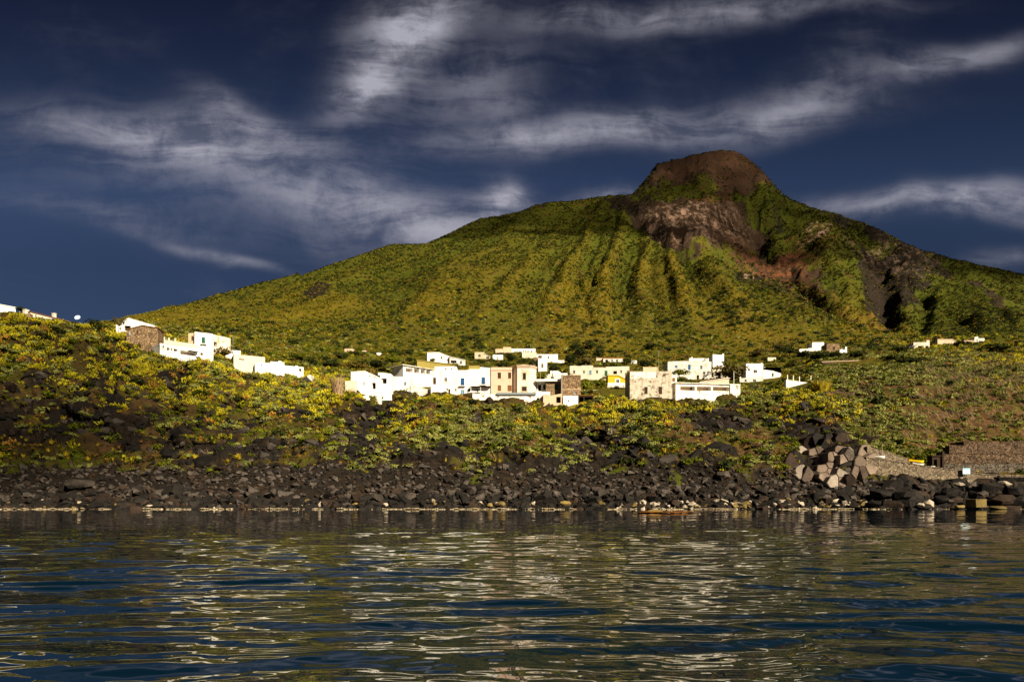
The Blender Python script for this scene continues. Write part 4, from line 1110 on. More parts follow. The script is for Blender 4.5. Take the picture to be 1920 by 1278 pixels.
# ---- where things are, in words
MARKS = [(0, 'the house at the frame edge'), (45, 'the stone lean-to'), (95, 'the long crest house'), (147, 'the tilted dish'), (180, 'the round dark crest tree'), (224, 'the tall crest tree'), (262, 'the gabled bluff houses'),
         (305, 'the small-window terrace end'), (345, 'the brown terrace recess'), (383, 'the green balcony door'), (415, 'the beige bluff house'), (452, 'the shaded porch corner'), (488, 'the broad bluff house'), (520, 'the raised-block house'), (553, 'the lowest bluff house'), (580, 'the tiny white hut'), (618, 'the village-end trees'), (648, 'the pale reeds'),
         (688, 'the rounded-roof house'), (722, 'the slanting dark porch'), (750, 'the white cube house'), (787, 'the columned loggia'), (825, 'the large blue-door house'), (867, 'the left blue balcony'), (906, 'the right blue balcony'), (940, 'the pinkish house'), (983, 'the octagonal church'), (1017, 'the canopy wall end'), (1040, 'the dark archway'),
         (1071, 'the stone tower'), (1100, 'the dark open shed'), (1130, 'the yellow house corner'), (1160, 'the yellow house'), (1195, 'the ruined house left corner'), (1225, 'the ruined house doors'), (1257, 'the ruined house right corner'), (1290, 'the left gallery bay'), (1320, 'the middle gallery bay'), (1352, 'the right gallery bay'), (1380, 'the stained end block'),
         (1412, 'the square-window house'), (1448, 'the pierced side wing'), (1495, 'the terrace with posts'), (1540, 'the golden reeds'), (1575, 'the short stone wall'), (1610, 'the basalt outcrop'), (1645, 'the white rowing boat'), (1685, 'the ramp'), (1720, 'the yellow kayak'), (1762, 'the rusty gate'), (1812, 'the blue-white sign'), (1855, 'the terraced stone wall'), (1900, 'the terraced wall end')]
BUCKET = {}


def where(px):
    return min(MARKS, key=lambda k: abs(k[0] - px))[1]


ORD = ['largest', 'second largest', 'third largest', 'fourth largest', 'fifth largest', 'sixth largest', 'seventh largest', 'eighth largest', 'ninth largest', 'tenth largest', 'eleventh largest', 'twelfth largest', 'thirteenth largest', 'fourteenth largest', 'fifteenth largest', 'sixteenth largest']


def label_all():
    """give every plant and boulder its own words: kind, tone, height on the slope, neighbour; ties are told apart by size"""
    for (words, at), lst in BUCKET.items():
        lst.sort(key=lambda t: -t[0])
        for i, (sz, o) in enumerate(lst):
            o['label'] = f"{words} {at}" if len(lst) == 1 else f"{ORD[min(i, 15)]} {words} {at}"


def note(o, words, at, size):
    BUCKET.setdefault((words, at), []).append((size, o))


# ---- boulders of the shore
cand = []
rb = np.random.default_rng(77)
for k in range(7600):
    px = rb.uniform(-70, 1990)
    right = ss(np.array(px), 1630, 1700)
    t = rb.random()
    T_ = 0.86 + 1.08 * t ** 1.1
    j = int(np.clip(np.searchsorted(PX, px), 0, nC - 1))
    i = int(np.argmin(np.abs(T[:, j] - T_)))
    size = rb.gamma(2.0, 0.20) + 0.24
    size = min(size, 1.5)
    if right > .5:
        if T_ > 1.85: continue
        size = size * 1.4 + 0.38
    elif t > 0.55:
        size *= 0.72
    else:
        size *= 1.2
    p = Vector((gx[i, j], gy[i, j], gz[i, j]))
    cand.append((p, size, px, t, float(right)))
for k in range(330):          # scattered blocks that came to rest higher on the cliff
    px = rb.uniform(-50, 1460)
    j = int(np.clip(np.searchsorted(PX, px), 0, nC - 1)); T_ = rb.uniform(2.05, 3.6)
    i = int(np.argmin(np.abs(T[:, j] - T_)))
    if rock[i, j] < 0.35: continue
    cand.append((Vector((gx[i, j], gy[i, j], gz[i, j])), rb.gamma(2, .3) + .3, px, 2.0, 0.0))
cand.sort(key=lambda c: -c[1] / c[0].y)
bulk_v, bulk_f, bulk_m, off = [], [], [], 0
n_ind = 0
used = set()
for p, size, px, t, right in cand:
    r_ = rb.random()
    wet = p.z < 1.5
    if wet and right < .5 and px > 1150 and r_ < 0.40: mi = 3 if rb.random() < .72 else 4
    elif wet and r_ < 0.07: mi = 4 if rb.random() < .5 else 3
    elif t > 0.42 and r_ < 0.42 * (1 - 0.8 * right): mi = 1
    elif r_ > 0.84: mi = 2
    elif r_ > 0.80 - .05 * right: mi = 1
    else: mi = 0
    if wet and mi in (3, 4): size = min(size, 0.85)
    vi = int(rb.integers(len(ROCKS)))
    sc = Vector((size * rb.uniform(.9, 1.35), size * rb.uniform(.85, 1.15), size * rb.uniform(.8, 1.15) * (1 + .3 * right)))
    eu = Euler((rb.uniform(-.5, .5), rb.uniform(-.5, .5), rb.uniform(0, 6.28)))
    pz = Vector((p.x, p.y, p.z + size * 0.18))
    if n_ind < 290 and -10 < px < 1930:
        o = bpy.data.objects.new('boulder', rockme[vi])
        o.location, o.rotation_euler, o.scale = pz, eu, sc
        link(o)
        o.material_slots[0].link = 'OBJECT'; o.material_slots[0].material = ROCKM[mi]
        tag(o, None, 'boulder', 'boulders along the shore', 'thing')
        band = 'at the waterline' if p.z < .7 else 'just above the waterline' if p.z < 2 else 'in mid bank' if p.z < 4.5 else 'on the bank top' if t <= 1 else 'on the dark cliff'
        shp = 'flat' if sc.z < .78 * sc.x else 'long' if sc.x > 1.32 * sc.y else 'blocky'
        note(o, f"{shp} {ROCKN[mi]} boulder {band}", f"below {where(px)}", size / p.y)
        n_ind += 1
    else:
        v, f = ROCKS[vi]
        Mx = np.array(eu.to_matrix())
        bulk_v.append((v * np.array(sc)) @ Mx.T + np.array(pz)); bulk_f.append(f + off); off += len(v)
        bulk_m.append(np.full(len(f), mi))
bme = mesh_np('boulders', np.concatenate(bulk_v), np.concatenate(bulk_f))
for m_ in ROCKM: bme.materials.append(m_)
bme.polygons.foreach_set('material_index', np.concatenate(bulk_m).astype(np.int32))
tag(obj('shore_rubble', bme), 'smaller dark stones filling the boulder bank along the shore', kind='stuff')

# jagged lava crags that break through the cliff
cv, cf, cm, off = [], [], [], 0
crg = [hull(11 + i % 4, 1.3, .8, .75, 400 + i, .3) for i in range(10)]
wgt = (rock * (1 - ell(1555, 866, 88, 50, 0, .2, px=pX, py=pY)) * (T > 1.95) * (T < 4.7) * ((pX > -60) & (pX < 1700)) * np.linalg.norm(np.cross(vx, vy), axis=-1)).ravel()
for k in rb.choice(wgt.size, 1000, p=wgt / wgt.sum()):
    i, j = np.unravel_index(k, gx.shape)
    v, f = crg[int(rb.integers(10))]
    s_ = min(.4 + rb.gamma(1.6, .45), 2.8)
    Mx = np.array(Euler((rb.uniform(-.5, .5), rb.uniform(-.6, .6) + .15, rb.uniform(-.7, .7))).to_matrix())
    cv.append((v * s_) @ Mx.T + np.array([gx[i, j], gy[i, j] + .38 * s_, gz[i, j]])); cf.append(f + off); off += len(v)
    cm.append(np.full(len(f), rb.choice([0, 0, 0, 1, 2])))
cme = mesh_np('crags', np.concatenate(cv), np.concatenate(cf))
for m_ in (MR_DARK, MR_GREY, MR_BRN): cme.materials.append(m_)
cme.polygons.foreach_set('material_index', np.concatenate(cm).astype(np.int32))
tag(obj('cliff_rock', cme), 'jagged dark lava breaking through the scrub of the cliff', kind='stuff')

# bleached rim of pebbles and surf at the waterline
rv, rf_, off = [], [], 0
smallrock = [hull(9, 1.2, .8, .5, 300 + i) for i in range(5)]
for k in range(7000):
    px = rb.uniform(-80, 2000)
    if px > 1640 and rb.random() < .6: continue
    if vnoise(np.array([px / 28.0]), np.array([2.2]))[0] < 0.28: continue
    j = int(np.clip(np.searchsorted(PX, px), 0, nC - 1))
    v, f = smallrock[int(rb.integers(5))]
    y = shore[j] - 2.6 + rb.normal(0, .35) + .9 * math.sin(px / 23) * math.sin(px / 61); x = (px - 960) / F * y
    s_ = rb.uniform(.04, .14)
    a_ = rb.uniform(0, 6.28); c, s2 = math.cos(a_), math.sin(a_)
    vv = v * np.array([s_ * 1.4, s_, s_]); vv = vv @ np.array([[c, s2, 0], [-s2, c, 0], [0, 0, 1]])
    rv.append(vv + np.array([x, y, rb.uniform(-.05, .10) + .25 * vnoise(np.array([px / 9.0]), np.array([7.7]))[0] ** 2])); rf_.append(f + off); off += len(v)
M_RIM = paint("bleached_shore_rim", (0.50, 0.41, 0.27), 0.8, 0.6)
tag(obj('shore_pebbles', mesh_np('shore_pebbles', np.concatenate(rv), np.concatenate(rf_)), M_RIM), 'pale bleached pebbles and surf along the waterline', kind='stuff')

# ---- boulders that stand out
def boxrock(seed):
    r = np.random.default_rng(seed)
    p = np.array([(x, y, z) for x in (-1, 1) for y in (-.9, .9) for z in (-1, 1)], float)
    p = np.concatenate([p * r.uniform(.86, 1.0, (8, 3)) for _ in range(3)])
    bm = bmesh.new()
    for q in p: bm.verts.new(q)
    res = bmesh.ops.convex_hull(bm, input=bm.verts)
    bmesh.ops.delete(bm, geom=[e for e in res['geom_interior'] if isinstance(e, bmesh.types.BMVert)], context='VERTS')
    bmesh.ops.triangulate(bm, faces=bm.faces); bm.verts.index_update()
    v = np.array([q.co[:] for q in bm.verts]); f = np.array([[q.index for q in fc.verts] for fc in bm.faces]); bm.free()
    return v, f


def stone(px, py, wpx, hpx, Y, m, label, seed, box=0.4, name='boulder', rz=0.3, rx=0.0, group=None):
    v, f = hull(22, 1, .9, 1, seed, box) if box < .9 else boxrock(seed)
    me = mesh_np(name, v, f)
    o = obj(name, me, m)
    s_ = Y / F / 2
    o.location = W(px, py, Y); o.scale = (wpx * s_, wpx * s_ * .9, hpx * s_); o.rotation_euler = (rx, 0, rz)
    return tag(o, label, 'boulder', group, 'thing')
stone(1830, 943, 27, 16, 133.2, MR_YEL, 'ochre block-shaped boulder at the waterline under the blue-white sign', 901, 1.0, rz=.3)
stone(1741, 944, 25, 19, 133.2, MR_PALE, 'pale pointed boulder at the waterline below the yellow kayak', 902, .2)
stone(1727, 947, 17, 10, 132.9, MR_PALE, 'flat pale boulder leaning against the pale pointed one', 903, .2)
stone(1799, 949, 20, 9, 132.8, MR_YEL, 'low rounded yellowish boulder left of the ochre block', 904, .1)
stone(1872, 951, 30, 8, 132.9, MR_YEL, 'wide flat yellow-topped boulder right of the ochre block', 905, .2)
stone(1842, 925, 24, 13, 139, MR_GREY, 'grey boulder with a sunlit face above the ochre block', 906, .3)
stone(1884, 906, 24, 10, 143, MR_PALE, 'pale slab on the crest of the breakwater', 907, .6, rx=.3)
stone(1798, 907, 24, 9, 143, MR_PALE, 'pale notched stone on the breakwater crest below the sign', 908, .3)
for i, (px, py, wp, hp, Y) in enumerate([(1858, 915, 46, 26, 141), (1900, 922, 44, 22, 138), (1780, 925, 40, 24, 139), (1690, 930, 46, 22, 137), (1650, 925, 40, 20, 138), (1880, 936, 48, 22, 135), (1765, 938, 36, 22, 135.5), (1700, 945, 34, 16, 134), (1905, 942, 40, 24, 134.5), (1640, 944, 36, 14, 134)]):
    o = stone(px, py, wp, hp, Y, MR_DARK if i != 5 else MR_BRN, None, 920 + i, .45, rz=i * .7, group='boulders along the shore')
    note(o, 'very big dark breakwater boulder', f"below {where(px)}", wp)
stone(1010 + 4, 880, 20, 18, 150, MR_GREY, 'round grey boulder sitting in the grass below the dark archway', 940, .05)
stone(802, 844, 20, 16, 170, MR_GREY, 'round grey boulder perched on the cliff below the columned loggia', 941, .05)
stone(1356, 890, 30, 16, 146, MR_GREY, 'long grey boulder with a sunlit top below the right gallery bay', 942, .3)
stone(150, 905, 52, 16, 143, MR_GREY, 'long pale-edged slab in the dark bank below the tilted dish', 943, .5, rx=.3)
stone(1060, 943, 24, 10, 133.2, MR_YEL, 'bright yellow-green topped boulder at the waterline below the stone tower', 944, .3)
stone(940, 944, 16, 9, 133.2, MR_YEL, 'bright yellow-green topped boulder at the waterline below the pinkish house', 945, .3)
stone(1298, 945, 16, 9, 133.0, MR_PALE, 'rounded white boulder at the waterline below the left gallery bay', 946, .1)

# the rock awash in front of the shore, with weed round it
ys = EYE * F / (961.0 - HZ)
sr = tag(empty('sea_rock', W(1235, 960, ys)), 'pale low rock awash off the shore with brown weed round it', 'rock', None, 'thing')
v, f = hull(20, 1, .8, .6, 950, .1); o = obj('stone', mesh_np('stone', v, f), MR_YEL, sr); o.scale = (1.25, 1.1, .62); o.location = (-.4, 0, .12)
v, f = hull(18, 1, .8, .6, 951, .1); o = obj('stone', mesh_np('stone', v, f), MR_BRN, sr); o.scale = (1.0, 1.0, .4); o.location = (-2.0, .2, .03)
wv, wf, off = [], [], 0
for k in range(130):
    v, f = smallrock[k % 5]
    x = rb.uniform(-2.4, 4.6); s_ = rb.uniform(.15, .45)
    wv.append(v * np.array([s_ * 1.6, s_, s_ * .5]) + np.array([x, rb.normal(0, .7), .03 + .06 * rb.random()])); wf.append(f + off); off += len(v)
o = obj('weed', mesh_np('weed', np.concatenate(wv), np.concatenate(wf)), paint('brown_weed', (0.16, 0.06, 0.012), .6), sr); o['kind'] = 'stuff'

# ---- the basalt outcrop: big jointed blocks
def clip(poly, a, b, c):
    out = []
    for i in range(len(poly)):
        p, q = poly[i], poly[(i + 1) % len(poly)]
        dp, dq = a * p[0] + b * p[1] - c, a * q[0] + b * q[1] - c
        if dp <= 0: out.append(p)
        if dp * dq < 0:
            t = dp / (dp - dq); out.append((p[0] + t * (q[0] - p[0]), p[1] + t * (q[1] - p[1])))
    return out
MB_A = rock_mat("pinkish_basalt", (0.085, 0.062, 0.049), (0.29, 0.22, 0.17))
MB_B = rock_mat("pale_basalt", (0.20, 0.165, 0.135), (0.42, 0.36, 0.30))
oc = tag(empty('rock_outcrop', W(1550, 905, 152)), 'basalt outcrop of big jointed pinkish and pale blocks above the boulders', 'rock outcrop', None, 'thing')
ro = np.random.default_rng(31)
seeds = []
while len(seeds) < 150:
    px, py = ro.uniform(1480, 1640), ro.uniform(824, 912)
    e = ((px - 1558) / 80) ** 2 + ((py - 868) / 44) ** 2
    if e < 1 and all(((px - a) / 8.5) ** 2 + ((py - b_) / 10.5) ** 2 > 1 for a, b_ in seeds): seeds.append((px, py))
    elif ro.random() < .0006: break
for px, py in seeds:
    poly = [(px + 14 * ro.uniform(.85, 1.15) * math.cos(k_ * .7), py + 15 * ro.uniform(.85, 1.15) * math.sin(k_ * .7)) for k_ in range(9)]
    for a, b_ in seeds:
        if (a, b_) == (px, py): continue
        nx, ny = a - px, b_ - py
        d_ = math.hypot(nx, ny)
        if d_ > 60: continue
        poly = clip(poly, nx / d_, ny / d_, (nx * (a + px) / 2 + ny * (b_ + py) / 2) / d_ - 0.35)
    if len(poly) < 3 or (px < 1500 and py > 878): continue
    ht = hit(min(max(px, 1480), 1635), min(py, 905)).y
    Yf = min(ht, 170) - 2.5 + ro.uniform(-.55, 0.55) + (1.6 if py < 842 else 0)
    gxx, gyy = ro.normal(0, .07), -0.075 + ro.normal(0, .06)
    fr = [W(a, b_, Yf + (a - px) * gxx + (b_ - py) * gyy) for a, b_ in poly]
    cx = sum((Vector(q) for q in fr), Vector()) / len(fr)
    inn = [cx + (q - cx) * .90 - Vector((0, .16, 0)) for q in fr]
    bk = [q + Vector((0, 5, 0)) for q in fr]
    n = len(fr)
    vs = [q - oc.location for q in inn + fr + bk]
    fs = [tuple(range(n))] + [(i, n + i, n + (i + 1) % n, (i + 1) % n) for i in range(n)] + [(n + i, 2 * n + i, 2 * n + (i + 1) % n, n + (i + 1) % n) for i in range(n)]
    dark = py < 842 or px < 1500 or ro.random() < .12
    m_ = (MR_BRN if ro.random() < .5 else MR_DARK) if dark else MB_B if ro.random() < .14 else MB_A
    o = MB().add(vs, fs).build('block', m_, oc)

# ------------------------------------------------------------------ walls, ramp, boats and sign at the landing place
Yw = 152.0
h = H('retaining_wall', 'pale rubble retaining wall of the ramp above the breakwater', 1624, 916, 1965, 858, line=[(1690, 867), (1770, 879), (1850, 890), (1965, 894)], depth=3.5, m=MRAMP, cat='wall', group='walls', YA=Yw, roof='slab', roof_m=MRAMP, over=.12, sink=3)
MTIER = stonework('greyish_drystone', (0.040, 0.033, 0.027), (0.17, 0.14, 0.11), (0.10, 0.085, 0.065), 2.4)
rt = tag(empty('retaining_wall', W(1768, 895, Yw + 6)), 'dark terraced dry-stone wall behind the blue-white sign', 'wall', 'walls', 'thing')
x0 = (1766 - 1768) / F * (Yw + 6); x1 = (2150 - 1768) / F * (Yw + 6)
zz = lambda py: (895 - py) / F * (Yw + 6)
for i, (py, xa) in enumerate(((868, x0), (849, x0 + .7), (826, x0 + 3.0))):
    tb, cb = MB(), MB()
    xs_ = np.arange(xa, x1, 1.7)
    for q, xq in enumerate(xs_):
        dz = random.uniform(-.22, .10) - (.9 if i == 2 and q < 2 else 0); dyy = random.uniform(-.05, .05)
        tb.box(xq, xq + 1.7, i * 1.0 + dyy, (i + 1.0 if i < 2 else 7.0) + dyy, -3, zz(py) + dz)
        for e in range(3):
            if random.random() < .75:
                cb.box(xq + e * .57 + .02, xq + e * .57 + random.uniform(.4, .55), i - .08 + dyy, i + .5 + dyy, zz(py) + dz + .003, zz(py) + dz + random.uniform(.08, .2))
    tb.build('tier', MTIER if i == 0 else MDRY, rt); o = cb.build('coping', MDRY, rt); o['kind'] = 'stuff'
h = H('retaining_wall', 'low sloping stone wall above the rowing boat', 1626, 860, 1706, 838, line=[(1664, 848), (1706, 862)], depth=1, m=MRAMP, cat='wall', group='walls', YA=Yw + 5.5, roof='slab', roof_m=MRAMP, over=.05, sink=3)
h = H('shed', 'rusty dark gate shed where the ramp meets the terraced wall', 1748, 882, 1764, 855, depth=2, m=MDWD, cat='shed', YA=Yw + 4.5, sink=2, open_=[(1751, 861, 1757, 879, 'dark')], roof='slab', roof_m=MDWD)
h.box('gate_post', 1765, 846, 1768.5, 882, -.4, -.05, MDWD)


def boat(px, py, lpx, hpx, Y, m, label, name, cat, rz=0.0, tilt=0.0, upside=False):
    Lh = lpx / F * Y / 2; Hh = hpx / F * Y; Wd = Lh * (.34 if name == 'rowing_boat' else .16)
    sec = []
    n = 9
    for i in range(n):
        u = -1 + 2 * i / (n - 1)
        w_ = Wd * (1 - abs(u) ** 2.6) + .02; k = Hh * (1 + .35 * u * u)
        sec.append([(u * Lh, -w_, k), (u * Lh * .97, -w_ * .7, k * .25), (u * Lh * .95, 0, 0), (u * Lh * .97, w_ * .7, k * .25), (u * Lh, w_, k)])
    vs = [q for s_ in sec for q in s_]
    fs = [(i * 5 + j, i * 5 + j + 1, (i + 1) * 5 + j + 1, (i + 1) * 5 + j) for i in range(n - 1) for j in range(4)]
    r = tag(empty(name, W(px, py, Y), rz), label, cat, None, 'thing')
    hl = MB().add(vs, fs).build('hull', m, r, True)
    dk = [(sec[i][0][0], sec[i][0][1] * .98, sec[i][0][2] * .93) for i in range(n)] + [(sec[i][4][0], sec[i][4][1] * .98, sec[i][4][2] * .93) for i in range(n)]
    d_ = MB().add(dk, [(i, i + 1, n + i + 1, n + i) for i in range(n - 1)]).build('deck', m, r)
    rim = MB()
    for i in range(n - 1):
        for k in (0, 4): rim.tube(sec[i][k], sec[i + 1][k], .035, n=4)
    rim.build('gunwale', MDWD if name == 'rowing_boat' else m, r)
    r.rotation_euler = (math.pi if upside else 0, tilt, rz)
    return r
boat(1645, 858.5, 27, 5, Yw + 2.2, MWPL, 'white rowing boat drawn up at the top of the ramp', 'rowing_boat', 'boat', rz=-.1, tilt=.1)
boat(1718, 866.5, 26, 4, Yw + 2.6, MYPL, 'yellow kayak lying on the ramp', 'kayak', 'kayak', rz=-.15, tilt=.12)
boat(1721, 871.5, 19, 3, Yw + 1.6, MWPL, 'white kayak lying on the ramp in front of the yellow one', 'kayak', 'kayak', rz=-.15, tilt=.14)
bx = tag(empty('crate', W(1748, 877, Yw + 1.8)), 'white crate on the ramp left of the rusty gate', 'crate', None, 'thing')
MB().box(-.45, .45, -.3, .3, 0, .36).build('body', MWPL, bx); MB().box(-.48, .48, -.33, .33, .363, .43).build('lid', MWPL, bx)
bx = tag(empty('plank', W(1762, 880, Yw + 1.8), 0), 'white plank lying in front of the rusty gate', 'plank', None, 'thing')
MB().box(-.8, .8, -.12, .12, 0, .12).build('board', MWPL, bx); bx.rotation_euler = (0, .12, -.2)
# sign
sg = tag(empty('sign', W(1812, 898, Yw - .8)), 'blue-white notice board on two posts in front of the dark terraced wall', 'sign', None, 'thing')
k = (Yw - .8) / F
MB().box(-6.8 * k, 6.8 * k, -.03, .03, 9.6 * k, 21 * k).build('board', paint('sign_white', (0.66, 0.76, 0.80), .5, .15), sg)
MB().box(-6.6 * k, 6.6 * k, -.036, -.031, 18.6 * k, 20.8 * k).build('header_band', paint('sign_blue', (0.10, 0.33, 0.45), .5, .2), sg)
MB().box(-6.6 * k, 6.6 * k, -.036, -.031, 9.8 * k, 10.9 * k).build('footer_band', paint('sign_blue_line', (0.18, 0.42, 0.52), .5, .2), sg)
for sx in (-1, 1): MB().box(sx * 4.5 * k - .04, sx * 4.5 * k + .04, .032, .10, -6 * k, 20 * k).build('post', MGREY, sg)


def pole(px, p0, p1, Y, label, r=.05, m=MGREY, arms=0):
    b_ = W(px, p1, Y); t_ = W(px, p0, Y)
    o = tag(empty('pole', b_), label, 'pole', None, 'thing')
    MB().tube((0, 0, -1.5), (0, 0, t_.z - b_.z), r, r * .7).build('post', m, o)
    for i in range(arms):
        z = (t_.z - b_.z) * (1 - .12 * i) - .1
        MB().tube((-.5 + .1 * i, 0, z), (.5 - .1 * i, 0, z), r * .5, n=4).build('arm', m, o)
pole(1797, 856, 884, Yw + 3, 'thin leaning pole left of the blue-white sign', .05, MBRN)
pole(1654, 832, 858, Yw + 5, 'thin pole behind the white rowing boat', .05, MBEI)
pole(1235, 657, 692, rn.Y + 3, 'tall thin antenna mast on the roof of the ruined house', .06, MGREY, 3)
pole(986, 745, 765, A.y - 7, 'thin white pole below the church terrace', .07, MWPL)
pole(289, 604, 624, 232, 'thin mast beside the white gabled house', .06, MGREY, 2)
pole(437, 628, 658, 228, 'thin pole right of the beige bluff house', .05, MGREY)
pole(1013, 690, 712, 236, 'pale lamp pole between church and palm', .07, MBEI)
pole(1376, 696, 720, 238, 'white post behind the veranda house roof', .10, MWPL)
pole(1529, 655, 683, 300, 'dark utility pole among trees on the right slope', .09, MBRN, 1)
# the tilted dish on the bluff
d0 = tag(empty('satellite_dish', W(146, 602, 214)), 'blue-white dish tilted skywards on the bluff crest', 'satellite dish', None, 'thing')
dv, df = [], []
for i in range(5):
    for q in range(16):
        a_ = q * math.pi / 8; rr = .85 * i / 4
        dv.append((rr * math.cos(a_), rr * math.sin(a_), .28 * (i / 4) ** 2))
for i in range(4):
    for q in range(16): df.append((i * 16 + q, i * 16 + (q + 1) % 16, (i + 1) * 16 + (q + 1) % 16, (i + 1) * 16 + q))
o = MB().add(dv, df).build('bowl', paint('dish_blue_white', (0.45, 0.58, 0.75), .4, .2), d0, True); o.location = (0, 0, 1.0); o.rotation_euler = (R(60), R(14), 0)
MB().tube((0, .1, -2.5), (0, .1, 1.0), .08).build('mast', MIRON, d0)

# ------------------------------------------------------------------ plants
def leaf_mat(name, a, c_, brown=None, rough=0.75):
    m, g, b = mat(name)
    oi = g.n('ShaderNodeObjectInfo').outputs['Random']
    geo_ = g.n('ShaderNodeNewGeometry')
    isl = geo_.outputs['Random Per Island']
    n1_, _ = g.noise(geo_.outputs['Position'], 0.09, 3, 0.6)
    f = g.m('ADD', g.m('MULTIPLY', oi, 0.55), g.m('ADD', g.m('MULTIPLY', isl, 0.35), g.m('MULTIPLY', g.m('SUBTRACT', n1_, 0.5), 0.9)), clamp=True)
    c = g.mix(f, a, c_)
    if brown:
        c = g.mix(g.sstep(g.m('FRACT', g.m('MULTIPLY', oi, 7.31)), 0.86, 0.92), c, brown)
    g.put(b.inputs['Base Color'], c)
    b.inputs['Roughness'].default_value = rough
    return m


ML_GREY = leaf_mat("grey_green_leaf", (0.058, 0.068, 0.015), (0.26, 0.26, 0.066), (0.075, 0.055, 0.03))
ML_PEAR = leaf_mat("prickly_pear_pad", (0.085, 0.082, 0.003), (0.46, 0.39, 0.016), (0.26, 0.13, 0.02), 0.5)
ML_GREEN = leaf_mat("green_leaf", (0.022, 0.032, 0.002), (0.115, 0.128, 0.006), (0.12, 0.07, 0.015))
ML_DARK = leaf_mat("dark_leaf", (0.008, 0.012, 0.002), (0.035, 0.042, 0.008))
ML_GOLD = leaf_mat("golden_grass", (0.13, 0.092, 0.004), (0.38, 0.28, 0.018), (0.16, 0.085, 0.02))
ML_MGRN = leaf_mat("hill_green_leaf", (0.022, 0.034, 0.002), (0.100, 0.128, 0.006), (0.085, 0.058, 0.010))
ML_MGLD = leaf_mat("hill_golden_leaf", (0.075, 0.062, 0.003), (0.225, 0.180, 0.010), (0.10, 0.06, 0.012))
ML_DRY = leaf_mat("dry_stalk", (0.14, 0.085, 0.045), (0.36, 0.25, 0.15))
ML_BRN = leaf_mat("brownish_leaf", (0.040, 0.032, 0.008), (0.11, 0.085, 0.025))
MBARK = paint("bark", (0.07, 0.05, 0.035), 0.9)


def leaves(n, seed, rx=1, rz=.8, size=.26, lobes=5, jag=.5, up=.35):
    """leaf clumps (bent quads) through the shell of a lobed dome"""
    r = np.random.default_rng(seed)
    L = [(r.normal(0, .42), r.normal(0, .42), r.uniform(.1, .55), r.uniform(.42, .72)) for _ in range(lobes)] + [(0, 0, .2, .75)]
    vs, fs = [], []
    for k in range(n):
        cx, cy, cz, cr = L[int(r.integers(len(L)))]
        d = r.normal(size=3); d /= np.linalg.norm(d); d[2] = abs(d[2]) * 1.0 - .15
        p = np.array([cx, cy, cz]) + d * cr * (1 - jag * .5 * r.random())
        p[2] = max(p[2], -.05)
        nrm = d + np.array([0, 0, up]) + r.normal(0, .45, 3); nrm /= np.linalg.norm(nrm)
        a = np.cross(nrm, r.normal(size=3)); a /= np.linalg.norm(a) + 1e-9; b_ = np.cross(nrm, a)
        s_ = size * r.uniform(.6, 1.3); w_ = s_ * r.uniform(.45, .8)
        o = len(vs)
        q = p * np.array([rx, rx, rz])
        vs += [q - a * s_, q - b_ * w_ + nrm * s_ * .25, q + a * s_, q + b_ * w_ + nrm * s_ * .25]
        fs.append((o, o + 1, o + 2, o + 3))
    return np.array(vs), np.array(fs)


def core(seed, rx=.72, rz=.5):
    """dense inner twigs: closes the dome without a smooth outline"""
    v, f = hull(14, rx, rx, rz, seed)
    v[:, 2] = np.maximum(v[:, 2] + .15, -.2)
    return v, f


def pads(n, seed):
    r = np.random.default_rng(seed)
    vs, fs = [], []
    for k in range(n):
        rad = r.random() ** .6; a = r.uniform(0, 6.28)
        p = np.array([math.cos(a) * rad, math.sin(a) * rad, r.uniform(.05, 1.0) * (1.05 - .6 * rad ** 2)])
        d = np.array([math.cos(a) * .5 * rad + r.normal(0, .35), math.sin(a) * .5 * rad + r.normal(0, .35), 1.0]); d /= np.linalg.norm(d)
        nr_ = np.cross(d, r.normal(size=3)); nr_ /= np.linalg.norm(nr_); t = np.cross(d, nr_)
        h_ = r.uniform(.15, .23); w_ = h_ * .62; o = len(vs)
        for q in range(6):
            an = q * math.pi / 3
            vs.append(p + d * h_ * math.cos(an) + t * w_ * math.sin(an))
        vs += [p + nr_ * .045, p - nr_ * .045]
        for q in range(6): fs += [(o + q, o + (q + 1) % 6, o + 6), (o + (q + 1) % 6, o + q, o + 7)]
    return np.array(vs), np.array(fs)


def blades(n, seed, lean=.5, wd=.045, h=1.0, spread=.5):
    r = np.random.default_rng(seed)
    vs, fs = [], []
    for k in range(n):
        a = r.uniform(0, 6.28); rad = spread * r.random() ** .5
        b0 = np.array([math.cos(a) * rad * .7, math.sin(a) * rad * .7, -.1])
        d = np.array([math.cos(a) * lean * rad * 2 + r.normal(0, .15), math.sin(a) * lean * rad * 2 + r.normal(0, .15), h * r.uniform(.6, 1.1)])
        t = np.array([-math.sin(a), math.cos(a), 0]) * wd * r.uniform(.6, 1.4)
        o = len(vs)
        vs += [b0 - t, b0 + t, b0 + d * .6 + t * .8, b0 + d + np.array([d[0] * .3, d[1] * .3, -.1]), b0 + d * .6 - t * .8]
        fs += [(o, o + 1, o + 2), (o, o + 2, o + 4), (o + 4, o + 2, o + 3)]
    return np.array(vs), np.array(fs)


def shape(name, m, *vf):
    vs, fs, off = [], [], 0
    for v, f in vf:
        f = np.asarray(f)
        fs += [tuple(int(i) + off for i in q) for q in f]; vs += [tuple(q) for q in v]; off += len(v)
    me = mesh_np(name, vs, fs)
    me.materials.append(m)
    return me


